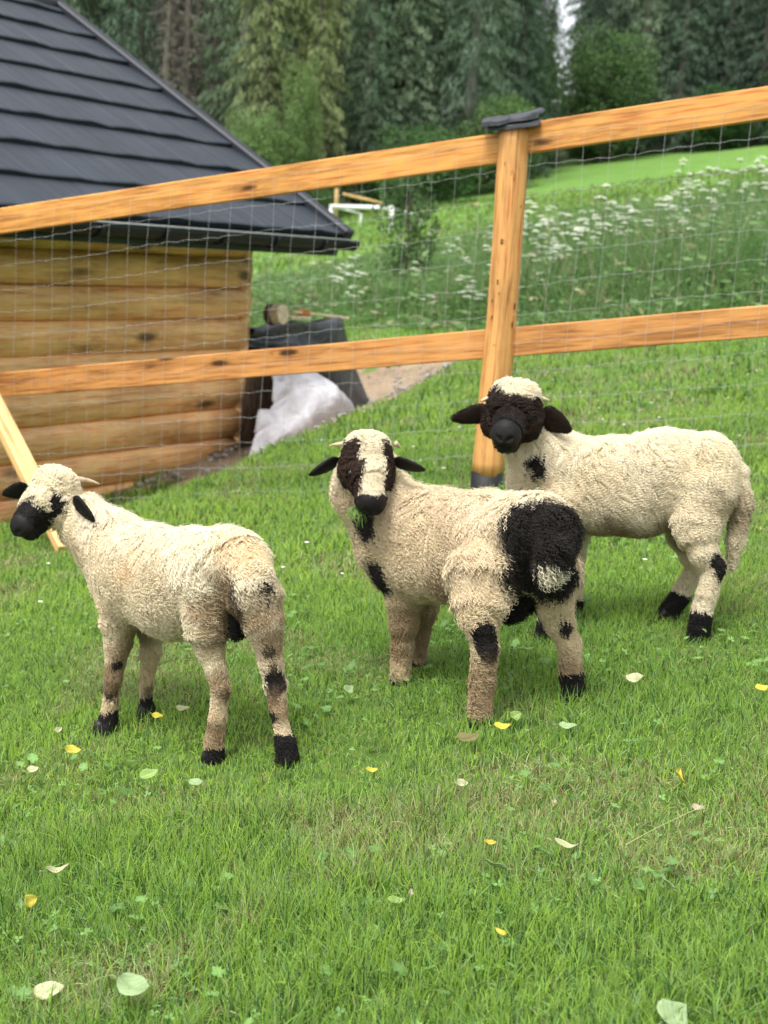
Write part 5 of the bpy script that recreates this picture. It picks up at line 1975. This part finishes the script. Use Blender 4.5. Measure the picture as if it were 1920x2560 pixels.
def make_grass(name, y0, y1, dens, len_r, rad_r, K, seed, half=0.30, label='grass', bright=1.0, inner=0.0):
    g = np.random.default_rng(seed)
    area = (half - inner) * (y1 ** 2 - y0 ** 2)
    n = int(area * dens)
    y = np.sqrt(g.uniform(y0 ** 2, y1 ** 2, n))
    x = g.uniform(inner, half, n) * np.where(g.random(n) < 0.5, -1, 1) * y
    p = np.stack([x, y, 0 * x], 1)
    thin = fnoise(p, 5.0, 50)                       # worn spots
    lush = fnoise(p, 1.7, 60)                       # tall fresh tufts
    tuft = vnoise(p, 16.0, 70)
    keep = g.random(n) < np.clip(0.55 + 1.0 * (thin - 0.25) + 0.5 * (lush - 0.4), 0.25, 1)
    keep &= ~in_hut(x, y) & ~in_dirt(x, y)
    x, y, p, thin, lush, tuft = x[keep], y[keep], p[keep], thin[keep], lush[keep], tuft[keep]
    n = len(x)
    L = g.uniform(*len_r, n) * (0.35 + 1.25 * lush) * (0.65 + 0.7 * tuft)
    az = g.uniform(0, 6.283, n) + 2.5 * vnoise(p, 6.0, 75)
    lean = np.clip(g.gamma(2.0, 0.36, n), 0.05, 1.7)
    dryv = fnoise(p, 2.6, 80)
    pd = np.clip(0.15 + 3.0 * (dryv - 0.50) + 0.5 * (0.45 - lush), 0.07, 0.75)
    kind = g.random(n)
    dry = kind < pd * 0.75
    brown = (kind > 1 - pd * 0.28)
    lean[dry] *= 1.4
    L[dry] *= 0.8
    L[brown] *= 0.6
    t = np.linspace(0, 1, K)
    th = lean[:, None] * (0.35 + 0.9 * t[None, :])   # angle from vertical along the blade
    ds = (L / (K - 1))[:, None]
    dx = np.sin(np.minimum(th, 1.75)) * ds
    dz = np.cos(np.minimum(th, 1.75)) * ds
    hx = np.concatenate([np.zeros((n, 1)), np.cumsum(dx[:, :-1], 1)], 1)
    hz = np.concatenate([np.zeros((n, 1)), np.cumsum(dz[:, :-1], 1)], 1)
    tw = g.normal(0, 0.25, n)[:, None] * t[None, :]
    P = np.zeros((n, K, 3))
    P[:, :, 0] = x[:, None] + hx * np.cos(az[:, None] + tw)
    P[:, :, 1] = y[:, None] + hx * np.sin(az[:, None] + tw)
    P[:, :, 2] = terr(x, y)[:, None] - 0.006 + hz
    wv = g.uniform(*rad_r, n)
    R = wv[:, None] * np.clip(np.minimum(1.0, 0.75 + t * 0.8) * (1 - t ** 2.2 * 0.92), 0.05, 1)[None, :]
    hue = np.clip(0.5 + 1.8 * (fnoise(p, 1.1, 90) - 0.5) + g.normal(0, 0.22, n), 0, 1)[:, None]
    col = G_MID * (1 - hue) + G_BRIGHT * hue
    blue = g.random(n) < 0.22
    col[blue] = G_BLUE * 1.1
    deep = g.random(n) < 0.22
    col[deep] = G_DEEP
    col[dry] = G_DRY * g.uniform(0.6, 1.1, (dry.sum(), 1)) * (1 - 0.35 * g.random((dry.sum(), 1)) * np.array([1, 0, 0.5]))
    col[brown] = G_BROWN * g.uniform(0.6, 1.3, (brown.sum(), 1))
    col = col * g.uniform(0.8, 1.2, (n, 1)) * bright
    # lower blade darkened in its colour to imitate shade deep in the turf
    cp = np.repeat(col[:, None, :], K, 1)
    base = np.clip(1 - t * 2.6, 0, 1)[None, :, None] * 0.55
    cp = cp * (1 - base) + (col * 0.72 + np.array([0.012, 0.010, 0.003]))[:, None, :] * base
    o = curves_obj(name, P, R, cp, M['grass'])
    tag(o, label, 'grass', kind='stuff')
    return n


make_grass('grass', 1.75, 3.1, 34000, (0.018, 0.068), (0.0006, 0.0014), 6, 100, 0.50, 'fine green lawn grass in front of the lambs')
make_grass('grass', 3.1, 5.4, 19000, (0.014, 0.046), (0.0007, 0.0016), 5, 101, 0.42, 'green lawn grass around the feet of the lambs')
make_grass('grass', 5.4, 9.5, 4200, (0.022, 0.058), (0.0014, 0.0028), 4, 102, 0.38, 'green lawn grass between the lambs and the fence')
make_grass('grass', 9.5, 19.0, 1000, (0.04, 0.09), (0.003, 0.006), 4, 103, 0.31, 'green lawn grass beyond the fence', 0.9)
make_grass('grass', 19.0, 46.0, 75, (0.06, 0.16), (0.008, 0.016), 4, 104, 0.33, 'long green meadow grass below the wood', 0.72)

make_grass('grass', 1.75, 5.4, 6500, (0.02, 0.06), (0.001, 0.002), 5, 105, 1.0, 'green lawn grass to both sides of the lambs', 1.0, 0.44)
make_grass('grass', 5.4, 9.5, 2600, (0.022, 0.058), (0.0016, 0.003), 4, 106, 0.70, 'green lawn grass to both sides in front of the fence', 1.0, 0.38)

# clover and small round weeds in the turf
g = np.random.default_rng(200)
V, F, Ccol = [], [], []
nb = 0
for i in range(2600):
    y = math.sqrt(g.uniform(1.9 ** 2, 5.5 ** 2))
    x = g.uniform(-0.29, 0.29) * y
    if float(fnoise(np.array([[x, y, 0]]), 2.3, 210)[0]) < 0.46:
        continue
    z = T(x, y) + g.uniform(0.012, 0.040)
    base = np.array([0.17, 0.31, 0.085]) * g.uniform(0.7, 1.3)
    rot = g.uniform(0, 6.28)
    nl = 3 if g.random() < 0.75 else 5
    sz = g.uniform(0.0030, 0.0058) * (1 if nl == 3 else 1.5)
    tilt = g.normal(0, 0.35, 2)
    for l in range(nl):
        a = rot + 6.283 * l / nl
        d = np.array([math.cos(a), math.sin(a), 0]); s_ = np.array([-d[1], d[0], 0])
        pts = [np.zeros(3), d * sz * 0.9 + s_ * sz * 0.75, d * sz * 1.75 + s_ * sz * 0.55, d * sz * 1.6, d * sz * 1.75 - s_ * sz * 0.55, d * sz * 0.9 - s_ * sz * 0.75]
        b0 = len(V)
        for k, q in enumerate(pts):
            V.append((x + q[0], y + q[1], z + q[0] * tilt[0] + q[1] * tilt[1] + (0.002 if k in (1, 2, 4, 5) else 0)))
            Ccol.append(base * (1.3 if k == 0 else 1.0))
        F += [(b0, b0 + 1, b0 + 2, b0 + 3), (b0, b0 + 3, b0 + 4, b0 + 5)]
cm_ = mesh_np('clover', np.array(V), np.array(F))
color_attr(cm_, np.array(Ccol))
o = link('clover', cm_, None, M['grass'])
tag(o, 'clover and small flat weeds in the lawn', 'clover', kind='stuff')

# daisies and petals as white specks further up the lawn
M['daisy'] = mat_plain('daisy', (0.75, 0.76, 0.70), 0.8, 0.1, 0.05, 40)
mb = MB()
for i in range(150):
    y = math.sqrt(g.uniform(5.0 ** 2, 15.0 ** 2))
    x = g.uniform(-0.05 if y > 7 else -0.25, 0.29) * y
    if bool(in_dirt(np.array([x]), np.array([y]))[0]) or bool(in_hut(np.array([x]), np.array([y]))[0]):
        continue
    z = T(x, y) + g.uniform(0.04, 0.07)
    s = g.uniform(0.006, 0.012)
    n_ = 7
    mb.add([(x, y, z + 0.003)] + [(x + s * math.cos(k * 6.283 / n_), y + s * math.sin(k * 6.283 / n_), z) for k in range(n_)], [(0, 1 + k, 1 + (k + 1) % n_) for k in range(n_)])
o = mb.build('daisies', M['daisy'])
tag(o, 'tiny white daisies scattered over the lawn', 'daisies', kind='stuff')

# ------------------------------------------------------------------ fallen leaves
def mat_fallen(name, col, vein):
    m, nt, out = new_mat(name)
    b = nt.nodes.new('ShaderNodeBsdfPrincipled')
    b.inputs['Roughness'].default_value = 0.6
    b.inputs['Specular IOR Level'].default_value = 0.25
    at = nt.nodes.new('ShaderNodeAttribute'); at.attribute_name = 'vein'
    v = mapping(nt, 'Object')
    f = noise_node(nt, v, 30, 5)
    base = ramp(nt, f, [(0.3, tuple(c * 0.78 for c in col)), (0.6, col), (0.8, tuple(min(1, c * 1.15) for c in col))])
    base = mixc(nt, at.outputs['Fac'], base, vein)
    sp_ = noise_node(nt, v, 70, 2)
    base = mixc(nt, ramp(nt, sp_, [(0.68, (0, 0, 0)), (0.75, (0.5, 0.5, 0.5))]), base, tuple(c * 0.45 for c in col))
    nt.links.new(base, b.inputs['Base Color'])
    t = nt.nodes.new('ShaderNodeBsdfTranslucent')
    nt.links.new(base, t.inputs['Color'])
    mx = nt.nodes.new('ShaderNodeMixShader'); mx.inputs[0].default_value = 0.25
    nt.links.new(b.outputs[0], mx.inputs[1]); nt.links.new(t.outputs[0], mx.inputs[2])
    nt.links.new(mx.outputs[0], out.inputs['Surface'])
    return m


LM = {
    'pale': mat_fallen('pale_leaf', (0.60, 0.60, 0.36), (0.40, 0.42, 0.22)),
    'palegreen': mat_fallen('pale_green_leaf', (0.36, 0.48, 0.24), (0.24, 0.34, 0.15)),
    'green': mat_fallen('green_leaf', (0.24, 0.38, 0.08), (0.34, 0.46, 0.16)),
    'yellow': mat_fallen('yellow_leaf', (0.66, 0.56, 0.06), (0.42, 0.40, 0.08)),
    'beige': mat_fallen('beige_leaf', (0.52, 0.45, 0.32), (0.36, 0.26, 0.18)),
    'brown': mat_fallen('brown_green_leaf', (0.22, 0.22, 0.08), (0.16, 0.12, 0.05)),
}


def leaf_obj(x, y, size, kind, rz, asp, fold, curl, tilt, label, seed):
    """ovate leaf with midrib, side veins, fold along the rib and a curled tip"""
    r = random.Random(seed)
    nu, nv = 12, 8
    V, vein = [], []
    for i in range(nu + 1):
        t = i / nu
        w = asp * 0.5 * (math.sin(PI * min(1, t ** 0.85)) ** 0.75 + 0.0) * (1 - 0.25 * t)
        for j in range(nv + 1):
            s = (j / nv - 0.5) * 2
            xx = (t - 0.5) + 0.03 * abs(s) * (1 - t)
            yy = w * s * (1 + 0.04 * math.sin(t * 40 + seed))
            zz = fold * abs(yy) * 1.2 + curl * (t - 0.4) ** 2 * 1.6 + 0.035 * math.sin(t * 9 + s * 3 + seed) * abs(s)
            zz -= 0.012 * (1 if j == nv // 2 else 0)
            V.append((xx * size, yy * size, zz * size))
            vn = 1.0 if j == nv // 2 else (0.55 if ((i + abs(j - nv // 2)) % 2 == 0) else 0.0)
            vein.append(vn)
    F = []
    for i in range(nu):
        for j in range(nv):
            q = i * (nv + 1) + j
            F.append((q, q + nv + 1, q + nv + 2, q + 1))
    b0 = len(V)
    st = 0.22 * size
    for (px, pz) in ((-0.5 * size, 0.0), (-0.5 * size - st, 0.15 * st)):
        for a in range(4):
            V.append((px, 0.012 * size * math.cos(a * PI / 2), pz + 0.012 * size * math.sin(a * PI / 2)))
            vein.append(1.0)
    for a in range(4):
        F.append((b0 + a, b0 + (a + 1) % 4, b0 + 4 + (a + 1) % 4, b0 + 4 + a))
    me = mesh_np('fallen_leaf', np.array(V), np.array(F), True)
    at = me.attributes.new('vein', 'FLOAT', 'POINT')
    at.data.foreach_set('value', np.array(vein, dtype=np.float32))
    o = link('fallen_leaf', me, None, LM[kind])
    o.location = (x, y, T(x, y) + 0.044 + 0.012 * math.sin(seed * 2.3))
    o.rotation_euler = (tilt[0], tilt[1], rz)
    so = o.modifiers.new('thickness', 'SOLIDIFY')
    so.thickness = 0.0006
    tag(o, label, 'leaf', 'fallen leaves on the lawn')
    return o


LEAVES = [
    (-0.748, 3.568, 0.040, 'yellow', 0.4, 0.75, 0.3, 0.5, (0.5, 0.3), 'yellow ribbed leaf left of the front hooves of the leftmost lamb'),
    (-0.509, 3.291, 0.046, 'green', 0.5, 0.65, 0.35, 0.3, (0.5, -0.2), 'folded yellow green leaf below the hind legs of the leftmost lamb'),
    (-0.426, 3.065, 0.032, 'pale', 1.1, 0.45, 0.8, 0.5, (0.5, 0.2), 'narrow rolled pale leaf in the grass below the leftmost lamb'),
    (-0.606, 2.771, 0.042, 'pale', 0.25, 0.35, 0.8, 1.0, (0.4, 0.1), 'twisted pale leaf near the left border, above the yellow upright leaf'),
    (-0.630, 2.650, 0.037, 'yellow', 1.3, 0.75, 0.2, 0.4, (1.0, 0.1), 'dull yellow leaf standing upright close to the left border'),
    (-0.511, 2.304, 0.050, 'pale', 0.3, 0.72, 0.15, 0.25, (0.45, -0.1), 'broad pale cream leaf in the bottom left corner of the lawn'),
    (-0.356, 2.238, 0.062, 'palegreen', -0.5, 0.75, 0.25, 0.8, (0.4, 0.2), 'large curled pale green leaf at the bottom, beside the pale cream one'),
    (-0.065, 3.846, 0.042, 'palegreen', 1.2, 0.7, 0.2, 0.3, (0.6, 0.0), 'pale green leaf on the grass between the leftmost and the middle lamb'),
    (0.674, 3.666, 0.066, 'pale', -0.9, 0.55, 0.25, 0.5, (0.5, -0.1), 'long pale leaf with a stalk, lying right of the middle lamb'),
    (0.642, 2.916, 0.048, 'yellow', 1.7, 0.62, 0.3, 0.4, (0.8, -0.1), 'bright yellow leaf standing in the grass on the right side'),
    (0.659, 2.795, 0.026, 'beige', -0.5, 0.6, 0.4, 0.6, (0.4, 0.1), 'small pinkish beige leaf just below the bright yellow leaf'),
    (0.248, 2.595, 0.048, 'palegreen', 2.5, 0.75, 0.2, 0.3, (0.6, 0.1), 'pale green oval leaf half sunk in tall grass at bottom centre'),
    (0.533, 2.438, 0.060, 'palegreen', 1.75, 0.62, 0.2, 0.25, (0.75, 0.1), 'large pale green leaf with clear ribs, standing in the grass at lower right'),
    (0.475, 2.034, 0.060, 'palegreen', 0.9, 0.9, 0.1, 0.2, (0.5, 0.0), 'broad pale green leaf cut by the bottom border at right'),
    (0.381, 2.633, 0.050, 'pale', -0.5, 0.25, 0.9, 0.9, (0.4, 0.2), 'long thin rolled pale leaf with a yellow end at centre right'),
    (0.312, 3.387, 0.040, 'yellow', 0.2, 0.6, 0.25, 0.4, (0.4, 0.1), 'bright yellow leaf next to the hind hoof of the middle lamb'),
    (0.466, 3.369, 0.042, 'palegreen', -0.2, 0.6, 0.25, 0.3, (0.35, 0.0), 'pale green leaf between the hind hooves of the middle lamb and the grass in front'),
    (0.242, 2.682, 0.028, 'yellow', 0.6, 0.5, 0.4, 0.3, (0.4, 0.3), 'small pale yellow leaf touching the half sunk green leaf'),
    (0.204, 3.056, 0.028, 'pale', 0.4, 0.7, 0.6, 0.5, (0.6, 0.2), 'small folded whitish leaf in the middle of the lawn'),
    (0.245, 2.331, 0.034, 'yellow', -1.0, 0.28, 0.5, 0.6, (0.4, 0.0), 'narrow pale yellow leaf low at bottom centre'),
    (0.091, 2.497, 0.020, 'beige', 1.5, 0.5, 0.5, 0.4, (0.5, 0.0), 'tiny beige leaf left of the half sunk green leaf'),
    (0.951, 3.509, 0.034, 'yellow', 0.3, 0.75, 0.3, 0.3, (0.4, 0.0), 'yellow leaf close to the right border at hoof height'),
    (-0.565, 3.771, 0.034, 'yellow', -0.5, 0.7, 0.2, 0.3, (0.3, 0.1), 'yellow leaf under the belly of the leftmost lamb, by the far front hoof'),
    (-0.503, 3.805, 0.040, 'pale', -0.3, 0.55, 0.3, 0.4, (0.4, 0.0), 'pale yellowish leaf between the front and hind legs of the leftmost lamb'),
    (-0.834, 3.793, 0.034, 'pale', 1.3, 0.45, 0.4, 0.3, (0.5, 0.0), 'narrow pale leaf left of the leftmost lamb near the border'),
    (-0.811, 3.420, 0.030, 'pale', 0.8, 0.75, 0.3, 0.3, (0.4, 0.0), 'small round pale leaf near the left border, below the yellow ribbed leaf'),
    (0.231, 3.339, 0.060, 'brown', 0.6, 0.75, 0.1, 0.2, (0.2, 0.0), 'flat brownish green leaf in front of the hind leg of the middle lamb'),
    (0.067, 2.513, 0.034, 'green', 0.1, 0.5, 0.3, 0.4, (0.4, 0.1), 'bright green yellow leaf deep in the grass at bottom centre'),
    (0.008, 3.149, 0.028, 'yellow', 0.4, 0.6, 0.4, 0.4, (0.4, 0.2), 'crumpled yellow brown leaf right of the hind hooves of the leftmost lamb'),
    (0.351, 3.480, 0.044, 'green', 1.0, 0.65, 0.2, 0.3, (0.7, 0.0), 'dull green leaf standing behind the yellow leaf at the middle lamb hoof'),
    (-0.215, 2.165, 0.034, 'brown', 1.5, 0.35, 0.5, 0.3, (1.1, 0.0), 'dark olive pointed leaf standing upright at the bottom border'),
    (0.382, 2.862, 0.024, 'beige', 1.4, 0.35, 0.5, 0.3, (0.6, 0.0), 'tiny narrow beige leaf right of the small whitish leaf'),
    (-0.392, 3.255, 0.040, 'palegreen', -0.4, 0.6, 0.3, 0.5, (0.4, 0.0), 'curled grey green leaf right of the folded yellow green leaf'),
    (0.421, 4.020, 0.055, 'green', 0.15, 0.3, 0.4, 0.3, (0.2, 0.0), 'narrow olive leaf lying between the hind legs of the middle lamb'),
]
for i, (x, y, s, k, rz, asp, fold, curl, tilt, lab) in enumerate(LEAVES):
    leaf_obj(x, y, s * 1.08, k, rz, asp, fold, curl, tilt, lab, i)

# a wisp of grass in the mouth of the middle lamb
lm = LAMBS['M']
L_ = Lamb(lm, 'M')
mo = np.array(lm['origin']) + L_.hc + L_.H @ (np.array((0.122, -0.030, -0.036)) * L_.hs)
mb = MB()
r = random.Random(4)
for i in range(26):
    a = r.uniform(-0.9, 0.9)
    d = np.array([math.sin(a) * 0.7 - 0.15, -0.25 + r.uniform(-0.3, 0.2), -0.55 - 0.35 * r.random()])
    d /= np.linalg.norm(d)
    L = r.uniform(0.025, 0.058)
    p0 = np.array([r.uniform(-0.012, 0.016), r.uniform(-0.004, 0.004), r.uniform(-0.006, 0.01)])
    p1 = p0 + d * L * 0.5 + np.array([0, -0.004, 0.004])
    p2 = p0 + d * L + np.array([r.uniform(-.006, .006), 0, -0.006])
    mb.tube([tuple(p0), tuple(p1), tuple(p2)], [0.0011, 0.0010, 0.0003], 4, False)
M['mouth_grass'] = mat_plain('mouth_grass', (0.14, 0.28, 0.05), 0.6, 0.3, 0.4, 30)
o = mb.build('grass_wisp', M['mouth_grass'])
o.location = mo
tag(o, 'green wisp of grass hanging from the mouth of the middle lamb', 'grass wisp')

# a long straw across the turf at the right
mb = MB()
pts = []
for t in np.linspace(0, 1, 8):
    x = 0.49 + 0.18 * t; y = 2.62 + 0.14 * t
    pts.append((x, y, T(x, y) + 0.05 + 0.02 * t - 0.015 * t * t))
mb.tube(pts, [0.0007] * 7 + [0.0004], 5)
M['straw'] = mat_plain('straw', (0.38, 0.42, 0.16), 0.6, 0.3, 0.2, 30)
o = mb.build('grass_straw', M['straw'], None, True)
tag(o, 'single long pale grass straw lying across the lawn at right', 'straw')
